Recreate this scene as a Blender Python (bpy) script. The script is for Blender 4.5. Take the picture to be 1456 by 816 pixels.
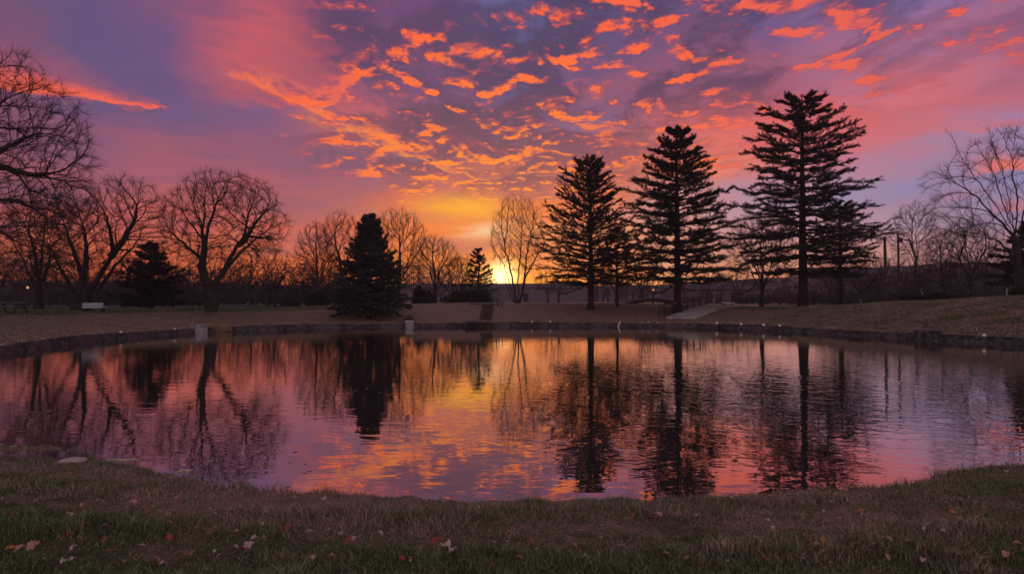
import bpy, math, random
import numpy as np
from mathutils import Vector, Euler

# ------------------------------------------------------------------ camera
F = 966.0            # focal length in photo pixels (photo 1456 wide)
CAMZ = 2.0
PITCH = math.atan(20.0 / F)
scene = bpy.context.scene
for o in list(bpy.data.objects):
    bpy.data.objects.remove(o)
COL = scene.collection
cam_d = bpy.data.cameras.new('camera')
cam = bpy.data.objects.new('camera', cam_d)
COL.objects.link(cam)
cam.location = (0, 0, CAMZ)
cam.rotation_euler = (math.pi / 2 + PITCH, 0, 0)
cam_d.sensor_width = 36
cam_d.lens = F / 1456 * 36
cam_d.clip_start = 0.05
cam_d.clip_end = 5000
scene.camera = cam
scene.render.resolution_x = 1024
scene.render.resolution_y = 573
scene.view_settings.view_transform = 'Standard'
scene.view_settings.look = 'None'
scene.view_settings.exposure = 0
scene.view_settings.gamma = 1
scene.view_settings.use_curve_mapping = False
try:
    scene.cycles.max_bounces = 6
    scene.cycles.diffuse_bounces = 2
    scene.cycles.glossy_bounces = 3
    scene.cycles.volume_bounces = 0
except Exception:
    pass


def lin(c):
    out = []
    for v in c[:3]:
        v = v / 255.0
        out.append(v / 12.92 if v <= 0.04045 else ((v + 0.055) / 1.055) ** 2.4)
    return tuple(out)


def ray(px, py):
    u = (px - 728.0) / F
    v = (408.0 - py) / F
    y = math.cos(PITCH) - v * math.sin(PITCH)
    z = math.sin(PITCH) + v * math.cos(PITCH)
    return u, y, z


def at(px, py, Y):
    """world point seen at photo pixel (px,py) at forward distance Y"""
    u, y, z = ray(px, py)
    return np.array([u / y * Y, Y, CAMZ + z / y * Y])


def on_z(px, py, zz):
    u, y, z = ray(px, py)
    Y = (zz - CAMZ) / (z / y)
    return np.array([u / y * Y, Y, zz])


def azel(px, py):
    u, y, z = ray(px, py)
    n = math.sqrt(u * u + y * y + z * z)
    return math.atan2(u, y), math.asin(z / n)


# ------------------------------------------------------------------ node helpers
class NT:
    def __init__(self, tree):
        self.t = tree

    def new(self, typ, **kw):
        n = self.t.nodes.new(typ)
        for k, v in kw.items():
            setattr(n, k, v)
        return n

    def put(self, sock, v):
        if v is None:
            return
        if isinstance(v, bpy.types.NodeSocket):
            self.t.links.new(v, sock)
        else:
            if isinstance(v, tuple) and len(v) == 3 and sock.type == 'RGBA':
                v = v + (1.0,)
            sock.default_value = v

    def m(self, op, a, b=None, c=None, clamp=False):
        n = self.new('ShaderNodeMath', operation=op, use_clamp=clamp)
        self.put(n.inputs[0], a)
        self.put(n.inputs[1], b)
        self.put(n.inputs[2], c)
        return n.outputs[0]

    def add(self, a, b): return self.m('ADD', a, b)
    def sub(self, a, b): return self.m('SUBTRACT', a, b)
    def mul(self, a, b): return self.m('MULTIPLY', a, b)
    def div(self, a, b): return self.m('DIVIDE', a, b)

    def ss(self, v, lo, hi, a=0.0, b=1.0):
        n = self.new('ShaderNodeMapRange', interpolation_type='SMOOTHSTEP')
        self.put(n.inputs[0], v)
        self.put(n.inputs[1], float(lo)); self.put(n.inputs[2], float(hi))
        self.put(n.inputs[3], float(a)); self.put(n.inputs[4], float(b))
        return n.outputs[0]

    def noise(self, vec, scale, detail=2.0, rough=0.5, dist=0.0):
        n = self.new('ShaderNodeTexNoise')
        self.put(n.inputs['Vector'], vec)
        self.put(n.inputs['Scale'], scale)
        self.put(n.inputs['Detail'], detail)
        self.put(n.inputs['Roughness'], rough)
        self.put(n.inputs['Distortion'], dist)
        return n.outputs[0]

    def xyz(self, x, y, z=0.0):
        n = self.new('ShaderNodeCombineXYZ')
        for i, v in enumerate((x, y, z)):
            self.put(n.inputs[i], v)
        return n.outputs[0]

    def mix(self, f, a, b):
        n = self.new('ShaderNodeMix', data_type='RGBA')
        self.put(n.inputs[0], f)
        self.put(n.inputs[6], a)
        self.put(n.inputs[7], b)
        return n.outputs[2]

    def mixadd(self, f, a, b):
        n = self.new('ShaderNodeMix', data_type='RGBA', blend_type='ADD')
        self.put(n.inputs[0], f)
        self.put(n.inputs[6], a)
        self.put(n.inputs[7], b)
        return n.outputs[2]

    def ramp(self, f, stops, interp='LINEAR'):
        n = self.new('ShaderNodeValToRGB')
        cr = n.color_ramp
        cr.interpolation = interp
        while len(cr.elements) < len(stops):
            cr.elements.new(0.5)
        for e, (p, c) in zip(cr.elements, stops):
            e.position = p
            e.color = tuple(c) if len(c) == 4 else tuple(c) + (1.0,)
        self.put(n.inputs[0], f)
        return n


# ------------------------------------------------------------------ sky (world)
SUN_AZ, SUN_EL = azel(714, 392)
world = bpy.data.worlds.new('World')
scene.world = world
world.use_nodes = True
wt = world.node_tree
wt.nodes.clear()
W = NT(wt)
tc = W.new('ShaderNodeTexCoord')
sep = W.new('ShaderNodeSeparateXYZ')
W.put(sep.inputs[0], tc.outputs['Generated'])
dx, dy, dz = sep.outputs
el = W.m('ARCSINE', dz)
az = W.m('ARCTAN2', dx, dy)
# cloud-deck coordinates: the direction carried up to a (slightly curved) flat layer
zc = W.add(W.m('MAXIMUM', dz, 0.0), 0.07)
cx = W.div(dx, zc)
cy = W.div(dy, zc)
P = W.xyz(cx, cy)
# gentle warping so that no gradient edge is straight
w1 = W.sub(W.noise(P, 1.1, 4.0, 0.6), 0.5)
w2 = W.sub(W.noise(W.xyz(cy, cx, 3.0), 1.3, 4.0, 0.6), 0.5)
azw = W.add(az, W.mul(w1, 0.16))
elw = W.add(el, W.mul(w2, W.ss(el, 0.02, 0.3, 0.02, 0.15)))
COLS = [-500, 0, 120, 240, 360, 480, 600, 720, 840, 960, 1080, 1200, 1320, 1456, 1950]
SKY = [
    # y, colours per column; 4th value = how much broken, sunlit cloud there is
    (-260, [(120,104,130,0),(124,108,140,0),(126,108,142,0),(134,104,134,.1),(134,102,134,.1),(132,100,132,.2),(132,104,140,.4),(128,108,150,.4),(126,104,140,.4),(128,106,144,.4),(126,112,154,.3),(128,114,158,.2),(126,112,152,.2),(124,108,144,.1),(118,104,130,0)]),  # unseen overhead row, made brighter to light the ground
    (0, [(80,70,108,0),(92,74,112,0),(84,74,122,0),(126,74,114,0),(152,76,112,.1),(104,66,112,.55),(108,68,116,.75),(92,94,150,.8),(80,72,118,1),(98,78,122,1),(92,92,150,.8),(108,100,160,.7),(102,98,162,.5),(116,100,152,.4),(90,80,120,.1)]),
    (60, [(84,70,108,0),(94,78,118,0),(84,76,126,0),(124,76,116,0),(200,88,102,.15),(112,66,106,.8),(120,70,112,.8),(88,85,138,1),(92,72,116,1),(108,74,118,1),(104,80,130,.9),(138,96,140,.8),(124,106,166,.6),(130,104,152,.5),(100,84,120,.1)]),
    (120, [(100,72,104,0),(116,74,112,0),(94,76,122,0),(98,76,124,0),(186,84,100,.2),(104,66,110,.7),(112,68,112,.9),(90,76,130,1),(108,74,118,1),(126,76,112,1),(158,84,110,.9),(166,98,128,.7),(160,104,140,.5),(156,98,134,.4),(110,84,118,.1)]),
    (180, [(120,78,106,0),(126,76,112,0),(104,76,120,0),(106,76,122,0),(116,78,124,.2),(168,86,100,.7),(128,76,104,1),(104,76,112,1),(112,84,128,1),(190,90,98,.9),(216,98,96,.6),(222,106,112,.3),(210,106,116,.2),(196,104,122,.1),(130,90,120,0)]),
    (240, [(130,80,106,0),(136,78,110,0),(132,78,114,0),(154,80,106,0),(146,78,108,0),(122,80,118,.4),(148,84,100,.9),(188,94,80,1),(214,104,88,.9),(240,126,84,.6),(234,118,104,.3),(208,112,128,.1),(166,122,152,0),(150,126,170,0),(110,96,130,0)]),
    (290, [(140,84,100,0),(164,82,100,0),(158,80,102,0),(178,84,94,0),(180,84,94,0),(168,84,98,0),(222,98,66,.4),(236,112,50,.3),(232,112,66,.4),(206,138,138,.1),(170,136,162,0),(154,136,170,0),(142,130,170,0),(136,126,172,0),(110,98,132,0)]),
    (330, [(156,88,90,0),(196,88,82,0),(206,88,80,0),(214,90,78,0),(216,90,76,0),(214,86,70,0),(236,106,40,0),(232,130,70,0),(228,132,92,0),(210,146,138,0),(192,142,152,0),(176,138,158,0),(164,136,164,0),(156,130,166,0),(120,100,128,0)]),
    (370, [(166,90,80,0),(222,98,64,0),(230,98,58,0),(230,98,56,0),(236,102,50,0),(238,104,44,0),(236,116,44,0),(236,112,60,0),(238,128,72,0),(220,144,118,0),(212,142,126,0),(206,140,132,0),(196,140,140,0),(182,132,150,0),(130,100,120,0)]),
    (402, [(160,86,76,0),(220,92,54,0),(228,94,50,0),(230,96,48,0),(236,100,42,0),(240,104,38,0),(240,118,44,0),(250,150,50,0),(244,136,60,0),(236,150,96,0),(226,144,108,0),(218,140,114,0),(206,134,120,0),(188,126,130,0),(130,96,110,0)]),
    (432, [(120,70,70,0),(150,80,66,0),(160,80,62,0),(160,84,62,0),(170,86,56,0),(180,86,54,0),(200,100,54,0),(220,120,60,0),(200,110,70,0),(180,110,84,0),(170,106,90,0),(160,104,96,0),(150,100,100,0),(140,96,104,0),(100,76,86,0)]),
]
A0, A1 = -1.0, 1.0
# azimuth folded so the far (behind) side uses the end colours
af = W.m('MULTIPLY_ADD', azw, 1.0 / (A1 - A0), -A0 / (A1 - A0), clamp=True)
rows = []
for y, cs in SKY:
    stops = []
    for px, c in zip(COLS, cs):
        a = azel(px, 300)[0]
        stops.append((min(max((a - A0) / (A1 - A0), 0), 1), lin(c) + (c[3],)))
    rows.append((azel(728, y)[1], W.ramp(af, stops, 'EASE')))
col, amt = rows[-1][1].outputs
for k in range(len(rows) - 1, 0, -1):
    e0, e1 = rows[k][0], rows[k - 1][0]
    f = W.ss(elw, e0, e1)
    col = W.mix(f, col, rows[k - 1][1].outputs[0])
    n = W.new('ShaderNodeMix', data_type='FLOAT')
    W.put(n.inputs[0], f); W.put(n.inputs[2], amt); W.put(n.inputs[3], rows[k - 1][1].outputs[1])
    amt = n.outputs[0]
# angular distance to the sun
sd = (math.sin(SUN_AZ) * math.cos(SUN_EL), math.cos(SUN_AZ) * math.cos(SUN_EL), math.sin(SUN_EL))
dn = W.new('ShaderNodeVectorMath', operation='DOT_PRODUCT')
W.put(dn.inputs[0], tc.outputs['Generated']); dn.inputs[1].default_value = sd
sdist = W.m('ARCCOSINE', W.m('MINIMUM', dn.outputs['Value'], 1.0))
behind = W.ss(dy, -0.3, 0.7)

# thin high veil streaks, stretched along the wind
veil = W.noise(W.xyz(W.mul(cx, 1.5), W.mul(cy, 0.55), 7.0), 1.2, 5.0, 0.62, 0.5)
veil2 = W.noise(W.xyz(W.mul(az, 2.2), W.mul(el, 13.0), 1.0), 2.1, 4.0, 0.6, 0.3)
col = W.mix(W.mul(W.ss(veil, 0.50, 0.72), W.ss(az, -0.5, 0.2, 0.08, 0.26)), col, lin((205, 92, 96)))
col = W.mix(W.mul(W.mul(W.ss(veil2, 0.47, 0.66), W.ss(az, 0.2, -0.05)), 0.45), col, lin((98, 72, 112)))

# broken cloud deck
PS = W.xyz(cx, W.mul(cy, 0.72), 2.3)
c0 = W.noise(PS, 3.3, 8.0, 0.60, 0.25)
PS2 = W.xyz(W.add(cx, 0.0), W.mul(W.add(cy, 0.080), 0.72), 2.3)
c1 = W.noise(PS2, 3.3, 8.0, 0.60, 0.25)
big = W.noise(W.xyz(cx, cy, 11.0), 0.9, 3.0, 0.5, 0.2)
dens = W.add(c0, W.mul(W.sub(big, 0.5), 0.35))
darkm = W.mul(W.ss(dens, 0.41, 0.54), amt)
darkc = W.mix(W.ss(el, 0.14, 0.36), lin((116, 58, 84)), lin((68, 52, 90)))
col = W.mix(W.mul(darkm, 0.88), col, darkc)
lit = W.ss(W.sub(c0, c1), 0.002, 0.095)
fine = W.noise(PS, 15.0, 4.0, 0.65)
edge = W.mul(W.mul(W.ss(dens, 0.35, 0.47), W.ss(dens, 0.72, 0.56)), W.ss(fine, 0.30, 0.55, 0.45, 1.35))
# extra fine flecks low over the water
f0 = W.noise(W.xyz(W.mul(cx, 1.0), W.mul(cy, 0.8), 5.0), 6.0, 6.0, 0.62, 0.4)
fl = W.mul(W.ss(f0, 0.54, 0.64), W.ss(el, 0.38, 0.24))
fl = W.mul(fl, W.ss(el, 0.120, 0.165))
fl = W.mul(fl, W.ss(az, 0.28, 0.08))
litm = W.m('MAXIMUM', W.mul(lit, edge), W.mul(fl, 0.9))
litm = W.mul(litm, W.ss(amt, 0.08, 0.50))
litc = W.ramp(W.ss(sdist, 0.04, 0.62), [(0.0, lin((255, 142, 32))), (0.25, lin((255, 118, 42))), (0.6, lin((252, 98, 50))), (1.0, lin((232, 92, 76)))]).outputs[0]
litc = W.mix(W.ss(litm, 0.25, 0.85), lin((206, 78, 82)), litc)
col = W.mix(litm, col, litc)


def streak(px0, py0, px1, py1, wid, soft, color, amp, seed, broken=0):
    """a single elongated cloud between two sky directions"""
    global col
    a0, e0 = azel(px0, py0); a1, e1 = azel(px1, py1)
    L = math.hypot(a1 - a0, e1 - e0)
    tx, ty = (a1 - a0) / L, (e1 - e0) / L
    ra = W.sub(az, a0); re = W.sub(el, e0)
    s = W.add(W.mul(ra, tx), W.mul(re, ty))
    n = W.sub(W.mul(re, tx), W.mul(ra, ty))
    nz = W.sub(W.noise(W.xyz(W.mul(s, 1.0), W.mul(n, 2.5), seed), 16.0, 5.0, 0.62), 0.5)
    n = W.add(n, W.mul(nz, wid * 1.6))
    n = W.div(n, W.ss(s, L * 1.04, L * 0.35, 0.06, 1.0))
    taper = W.mul(W.ss(s, 0.0, L * 0.35), W.ss(s, L, L * 0.93))
    if broken:
        bn = W.noise(W.xyz(W.mul(s, 1.0), W.mul(n, 1.8), seed + 9), broken, 4.0, 0.6)
        taper = W.mul(taper, W.ss(bn, 0.44, 0.56))
    up = W.ss(n, W_ := wid * soft, 0.0)
    dn_ = W.ss(n, -wid * 0.5, -wid * 0.2)
    col = W.mix(W.mul(W.mul(W.mul(up, dn_), taper), amp), col, lin(color))


streak(-120, 66, 246, 158, 0.040, 1.5, (168, 80, 100), 0.6, 2.0)
streak(-140, 88, 246, 156, 0.017, 1.3, (246, 94, 72), 0.95, 1.0)
streak(280, 30, 560, 170, 0.075, 1.4, (206, 88, 98), 0.55, 12.0)
streak(262, 66, 640, 236, 0.017, 1.6, (252, 112, 62), 0.95, 3.0, 15.0)
streak(400, 150, 700, 262, 0.020, 1.5, (255, 132, 50), 0.85, 4.0, 20.0)
streak(1360, 248, 1560, 222, 0.018, 1.4, (238, 112, 92), 0.9, 5.0)
streak(1400, 300, 1520, 290, 0.012, 1.4, (200, 104, 110), 0.7, 6.0)
streak(860, 205, 1500, 170, 0.060, 1.5, (218, 100, 100), 0.45, 7.0)


def glow(px, py, wa, we, color, amp):
    global col
    a0, e0 = azel(px, py)
    qa = W.div(W.sub(azw, a0 + 0.0), wa)
    qe = W.div(W.sub(el, e0), we)
    r2 = W.add(W.mul(qa, qa), W.mul(qe, qe))
    g = W.m('EXPONENT', W.mul(r2, -1.0))
    col = W.mix(W.mul(g, amp), col, lin(color))


glow(655, 297, 0.056, 0.017, (255, 184, 8), 0.90)
glow(630, 318, 0.140, 0.026, (246, 122, 36), 0.50)
glow(697, 328, 0.034, 0.011, (250, 206, 156), 0.80)
glow(655, 350, 0.042, 0.012, (176, 88, 88), 0.80)
glow(714, 390, 0.034, 0.022, (255, 196, 40), 0.95)
sunc = W.m('EXPONENT', W.mul(W.m('POWER', W.div(sdist, 0.017), 2.0), -1.0))
col = W.mixadd(sunc, col, (3.2, 2.4, 1.1))
# dim below the horizon; unseen sky behind the camera brightened to light the ground
col = W.mix(W.ss(el, 0.0, -0.05), col, (0.02, 0.016, 0.02))
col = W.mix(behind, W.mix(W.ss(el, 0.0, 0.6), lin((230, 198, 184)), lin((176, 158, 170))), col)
nish = W.new('ShaderNodeTexSky', sky_type='NISHITA', sun_disc=False)
nish.sun_elevation = SUN_EL
nish.sun_rotation = SUN_AZ
bg1 = W.new('ShaderNodeBackground'); W.put(bg1.inputs[0], nish.outputs[0]); bg1.inputs[1].default_value = 0.01
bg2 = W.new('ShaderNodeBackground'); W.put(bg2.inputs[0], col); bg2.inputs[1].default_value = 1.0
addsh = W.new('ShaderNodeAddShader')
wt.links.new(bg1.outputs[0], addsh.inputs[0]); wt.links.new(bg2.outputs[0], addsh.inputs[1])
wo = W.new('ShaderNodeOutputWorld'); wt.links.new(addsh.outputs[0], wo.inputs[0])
world.cycles.sampling_method = 'MANUAL'
world.cycles.sample_map_resolution = 512

# ------------------------------------------------------------------ the setting sun
sun_d = bpy.data.lights.new('sun', 'SUN')
sun_d.energy = 0.6
sun_d.angle = math.radians(0.5)
sun_d.color = (1.0, 0.45, 0.16)
sun = bpy.data.objects.new('sun', sun_d)
COL.objects.link(sun)
sun.rotation_euler = Vector(sd).to_track_quat('Z', 'Y').to_euler()
sun.location = (0, 60, 30)
#SKYONLY

# ------------------------------------------------------------------ mesh helpers
class MB:
    """collects vertex / face arrays and links them as one mesh object"""
    def __init__(self):
        self.v = []; self.f = []; self.n = 0; self.mi = []

    def add(self, v, f, mi=0):
        v = np.asarray(v, dtype=np.float32).reshape(-1, 3)
        f = np.asarray(f, dtype=np.int32)
        self.v.append(v); self.f.append(f + self.n); self.n += len(v)
        self.mi.append(np.full(len(f), mi, dtype=np.int32))
        return self

    def box(self, c, s, rz=0.0, taper=1.0, mi=0, rx=0.0):
        c = np.array(c, float); hx, hy, hz = np.array(s, float) / 2
        v = []
        for z, k in ((-hz, 1.0), (hz, taper)):
            for x, y in ((-hx, -hy), (hx, -hy), (hx, hy), (-hx, hy)):
                v.append((x * k, y * k, z))
        v = np.array(v)
        if rx:
            R = np.array([[1, 0, 0], [0, math.cos(rx), -math.sin(rx)], [0, math.sin(rx), math.cos(rx)]])
            v = v @ R.T
        R = np.array([[math.cos(rz), -math.sin(rz), 0], [math.sin(rz), math.cos(rz), 0], [0, 0, 1]])
        v = v @ R.T + c
        f = [(0, 3, 2, 1), (4, 5, 6, 7), (0, 1, 5, 4), (1, 2, 6, 5), (2, 3, 7, 6), (3, 0, 4, 7)]
        return self.add(v, f, mi)

    def tube(self, pts, rad, sides=8, mi=0, cap=True):
        pts = np.array(pts, float)[None]; rad = np.array(rad, float)
        if rad.ndim == 0:
            rad = np.full(pts.shape[1], float(rad))
        v, f = tubes(pts, rad[None], sides)
        self.add(v, f, mi)
        if cap:
            M = pts.shape[1]
            v = v.reshape(M, sides, 3)
            for ring, c, flip in ((v[0], pts[0, 0], True), (v[-1], pts[0, -1], False)):
                vv = np.vstack([ring, c[None]])
                ff = [(i, (i + 1) % sides, sides, sides) for i in range(sides)]
                ff = [(a, b, c2, c2) for a, b, c2, _ in ff]
                self.add(vv, np.array(ff), mi)
        return self

    def build(self, name, mats, parent=None, smooth=False):
        sizes, idx, mi = [], [], []
        for f, m in zip(self.f, self.mi):
            if f.shape[1] == 4:
                tri = f[:, 2] == f[:, 3]
                q = f[~tri]; t = f[tri][:, :3]
                idx.append(q.ravel()); sizes.append(np.full(len(q), 4)); mi.append(m[~tri])
                idx.append(t.ravel()); sizes.append(np.full(len(t), 3)); mi.append(m[tri])
            else:
                idx.append(f.ravel()); sizes.append(np.full(len(f), f.shape[1])); mi.append(m)
        V = np.vstack(self.v); idx = np.concatenate(idx).astype(np.int32)
        sizes = np.concatenate(sizes); mi = np.concatenate(mi)
        me = bpy.data.meshes.new(name)
        me.vertices.add(len(V)); me.vertices.foreach_set('co', V.ravel())
        me.loops.add(len(idx)); me.loops.foreach_set('vertex_index', idx)
        me.polygons.add(len(sizes))
        st = np.concatenate([[0], np.cumsum(sizes)[:-1]]).astype(np.int32)
        me.polygons.foreach_set('loop_start', st)
        if not isinstance(mats, (list, tuple)):
            mats = [mats]
        for m in mats:
            me.materials.append(m)
        me.polygons.foreach_set('material_index', mi.astype(np.int32))
        me.polygons.foreach_set('use_smooth', np.full(len(sizes), smooth))
        me.update(calc_edges=True)
        o = bpy.data.objects.new(name, me)
        COL.objects.link(o)
        if parent is not None:
            o.parent = parent
        return o


def norm(a):
    return a / np.maximum(np.linalg.norm(a, axis=-1, keepdims=True), 1e-9)


def tubes(P, R, sides):
    N, M, _ = P.shape
    T = np.empty_like(P)
    T[:, 1:-1] = P[:, 2:] - P[:, :-2]
    T[:, 0] = P[:, 1] - P[:, 0]; T[:, -1] = P[:, -1] - P[:, -2]
    T = norm(T)
    ref = np.where(np.abs(T[:, :1, 2:3]) > 0.8, np.array([[[1.0, 0, 0]]]), np.array([[[0, 0, 1.0]]]))
    ref = np.broadcast_to(ref, T.shape)
    A = norm(np.cross(T, ref)); B = np.cross(T, A)
    ang = np.arange(sides) * 2 * math.pi / sides
    V = P[:, :, None] + R[:, :, None, None] * (A[:, :, None] * np.cos(ang)[None, None, :, None] + B[:, :, None] * np.sin(ang)[None, None, :, None])
    base = (np.arange(N) * M * sides)[:, None, None] + (np.arange(M - 1) * sides)[None, :, None]
    i = np.arange(sides)[None, None, :]; j = (np.arange(sides) + 1)[None, None, :] % sides
    f = np.stack([base + i, base + j, base + sides + j, base + sides + i], -1).reshape(-1, 4)
    return V.reshape(-1, 3), f


def tag(o, label=None, cat=None, group=None, kind=None):
    if label: o['label'] = label
    if cat: o['category'] = cat
    if group: o['group'] = group
    if kind: o['kind'] = kind
    return o


def empty(name, loc, rz=0.0):
    o = bpy.data.objects.new(name, None)
    COL.objects.link(o)
    o.location = tuple(float(v) for v in loc); o.rotation_euler = (0, 0, rz)
    o.empty_display_size = 0.3
    return o


def copy_tree(o, parent=None):
    c = o.copy(); COL.objects.link(c)
    if parent is not None:
        c.parent = parent
    for ch in [x for x in CH.get(o.name, [])]:
        copy_tree(ch, c)
    return c


CH = {}


def kids(root):
    CH[root.name] = [x for x in bpy.data.objects if x.parent == root]
    for c in CH[root.name]:
        CH[c.name] = [x for x in bpy.data.objects if x.parent == c]


def mat(name, fn):
    m = bpy.data.materials.new(name)
    m.use_nodes = True
    t = m.node_tree
    t.nodes.clear()
    n = NT(t)
    out = n.new('ShaderNodeOutputMaterial')
    sh = fn(n)
    t.links.new(sh, out.inputs[0])
    return m


def princ(n, color, rough=0.8, spec=0.3, bump=None, metallic=0.0):
    p = n.new('ShaderNodeBsdfPrincipled')
    n.put(p.inputs['Base Color'], color)
    n.put(p.inputs['Roughness'], rough)
    n.put(p.inputs['Metallic'], metallic)
    n.put(p.inputs['Specular IOR Level'], spec)
    if bump is not None:
        b = n.new('ShaderNodeBump')
        b.inputs['Strength'].default_value = 1.0
        b.inputs['Distance'].default_value = bump[1]
        n.put(b.inputs['Height'], bump[0])
        n.t.links.new(b.outputs[0], p.inputs['Normal'])
    return p.outputs[0]


def simple(name, c1, c2, scale=6.0, rough=0.85, spec=0.3, bump=0.01, metallic=0.0, detail=5.0):
    def fn(n):
        g = n.new('ShaderNodeTexCoord')
        h = n.noise(g.outputs['Object'], scale, detail, 0.6)
        h2 = n.noise(g.outputs['Object'], scale * 0.23, 3.0, 0.5)
        f = n.ss(n.add(n.mul(h, 0.6), n.mul(h2, 0.4)), 0.38, 0.62)
        return princ(n, n.mix(f, c1, c2), rough, spec, (h, bump), metallic)
    return mat(name, fn)


M_bark = simple('bark', (0.024, 0.018, 0.018), (0.048, 0.038, 0.036), 9.0, 0.95, 0.1, 0.03)
M_barkdark = simple('pine_bark', (0.018, 0.013, 0.013), (0.034, 0.026, 0.024), 9.0, 0.95, 0.1, 0.03)
M_birch = simple('pale_bark', (0.30, 0.27, 0.28), (0.45, 0.42, 0.42), 9.0, 0.9, 0.1, 0.02)
M_twig = simple('twig_bark', (0.028, 0.021, 0.021), (0.05, 0.038, 0.036), 3.0, 0.95, 0.05, 0.0)
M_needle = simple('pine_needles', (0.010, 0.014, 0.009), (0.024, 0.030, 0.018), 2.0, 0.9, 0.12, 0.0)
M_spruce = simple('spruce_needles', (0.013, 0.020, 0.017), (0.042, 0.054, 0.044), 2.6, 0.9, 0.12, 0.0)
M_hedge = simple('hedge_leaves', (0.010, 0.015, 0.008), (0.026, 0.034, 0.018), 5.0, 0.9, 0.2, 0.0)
M_stone = simple('grey_stone', (0.16, 0.15, 0.17), (0.30, 0.28, 0.31), 7.0, 0.9, 0.2, 0.04)
M_brown = simple('brown_stone', (0.12, 0.075, 0.045), (0.21, 0.13, 0.08), 5.0, 0.95, 0.1, 0.05)
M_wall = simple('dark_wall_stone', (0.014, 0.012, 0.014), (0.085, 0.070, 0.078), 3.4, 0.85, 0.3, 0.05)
M_concrete = simple('worn_concrete', (0.20, 0.19, 0.20), (0.34, 0.32, 0.34), 3.0, 0.9, 0.2, 0.01)
M_dark = simple('dark_metal', (0.010, 0.010, 0.012), (0.022, 0.020, 0.022), 4.0, 0.5, 0.4, 0.002, 0.3)
M_white = simple('pale_paint', (0.30, 0.30, 0.40), (0.42, 0.42, 0.54), 4.0, 0.6, 0.3, 0.002)
M_wood = simple('dark_wood', (0.030, 0.020, 0.016), (0.07, 0.048, 0.038), 6.0, 0.85, 0.2, 0.01)
M_greywood = simple('weathered_wood', (0.08, 0.07, 0.075), (0.15, 0.13, 0.14), 6.0, 0.9, 0.2, 0.01)
M_palestone = simple('pale_stone', (0.50, 0.46, 0.46), (0.68, 0.63, 0.62), 12.0, 0.8, 0.2, 0.01)
M_pinkstone = simple('pinkish_stone', (0.30, 0.22, 0.22), (0.42, 0.32, 0.32), 12.0, 0.8, 0.2, 0.01)
M_bldg = simple('lilac_render', (0.10, 0.085, 0.105), (0.14, 0.12, 0.145), 0.4, 0.9, 0.1, 0.0)
M_roof = simple('dark_roofing', (0.05, 0.045, 0.055), (0.08, 0.07, 0.08), 0.6, 0.8, 0.2, 0.0)
M_glass = simple('dark_glass', (0.02, 0.02, 0.03), (0.03, 0.03, 0.04), 1.0, 0.1, 0.5, 0.0)
M_stick = simple('bleached_stick', (0.42, 0.33, 0.26), (0.60, 0.50, 0.42), 20.0, 0.85, 0.1, 0.004)


def leafmat(name, c1, c2):
    return simple(name, c1, c2, 25.0, 0.75, 0.3, 0.003)


LEAFM = [leafmat('leaf_pinkish_tan', (0.30, 0.15, 0.13), (0.48, 0.26, 0.22)),
         leafmat('leaf_dull_red', (0.22, 0.05, 0.04), (0.34, 0.08, 0.06)),
         leafmat('leaf_orange', (0.42, 0.14, 0.05), (0.55, 0.20, 0.08)),
         leafmat('leaf_pale', (0.34, 0.25, 0.22), (0.48, 0.36, 0.32)),
         leafmat('leaf_brown', (0.12, 0.06, 0.045), (0.20, 0.10, 0.08))]


def lampmat():
    def fn(n):
        e = n.new('ShaderNodeEmission')
        e.inputs[0].default_value = (1.0, 0.50, 0.25, 1)
        e.inputs[1].default_value = 0.7
        return e.outputs[0]
    return mat('lit_lamp_glass', fn)


M_lamp = lampmat()

# ------------------------------------------------------------------ terrain
CX, CY = 1.0, 29.0
OUT = [(-7.0, 9.3), (-14, 11.2), (-19.2, 15.5), (-20.0, 20.0)]
NEAR = [on_z(px, py, 0.0)[:2] for px, py in ((60, 640), (130, 653), (200, 667), (280, 691), (340, 697), (430, 707), (520, 710), (600, 713), (728, 716), (860, 717), (1000, 712), (1100, 707), (1200, 703), (1290, 691), (1370, 675), (1456, 663))]
FAR = [on_z(px, py, 0.0)[:2] for px, py in ((0, 506), (100, 490), (200, 479.5), (300, 472.5), (450, 467.5), (600, 465), (728, 464), (950, 465), (1050, 468), (1200, 477), (1300, 483), (1456, 491))]
pts = OUT + list(NEAR) + [(11, 9.6), (18, 12.0), (23.5, 18.0), (24.6, 25.0)] + list(FAR)
th = np.array([math.atan2(p[1] - CY, p[0] - CX) for p in pts])
rr = np.array([math.hypot(p[0] - CX, p[1] - CY) for p in pts])
o_ = np.argsort(th); th = th[o_]; rr = rr[o_]
TH = np.linspace(-math.pi, math.pi, 1441)
RR = np.interp(TH, np.concatenate([th - 2 * math.pi, th, th + 2 * math.pi]), np.tile(rr, 3))
ker = np.exp(-np.linspace(-2, 2, 17) ** 2); ker /= ker.sum()
RR = np.convolve(np.concatenate([RR[-21:-1], RR, RR[1:21]]), ker, 'same')[20:-20]
rs = np.random.RandomState(5)


def sines(x, y, k0, n, seed, fall=0.75):
    r = np.random.RandomState(seed)
    s = np.zeros_like(np.asarray(x, float)); a = 1.0; k = k0; tot = 0
    for i in range(n):
        an = r.rand() * 6.283
        s = s + a * np.sin(k * (math.cos(an) * x + math.sin(an) * y) + r.rand() * 6.283)
        tot += a; a *= fall; k *= 1.45
    return s / tot * 1.6


def pond(x, y):
    t = np.arctan2(np.asarray(y) - CY, np.asarray(x) - CX)
    r = np.hypot(np.asarray(x) - CX, np.asarray(y) - CY)
    R = np.interp(t, TH, RR)
    # ragged grassy edge on the near side only
    wn = near_w(t)
    R = R + wn * (0.05 * np.sin(t * 61 + 1) + 0.03 * np.sin(t * 149) + 0.035 * np.sin(t * 331 + 2))
    return t, r - R


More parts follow.
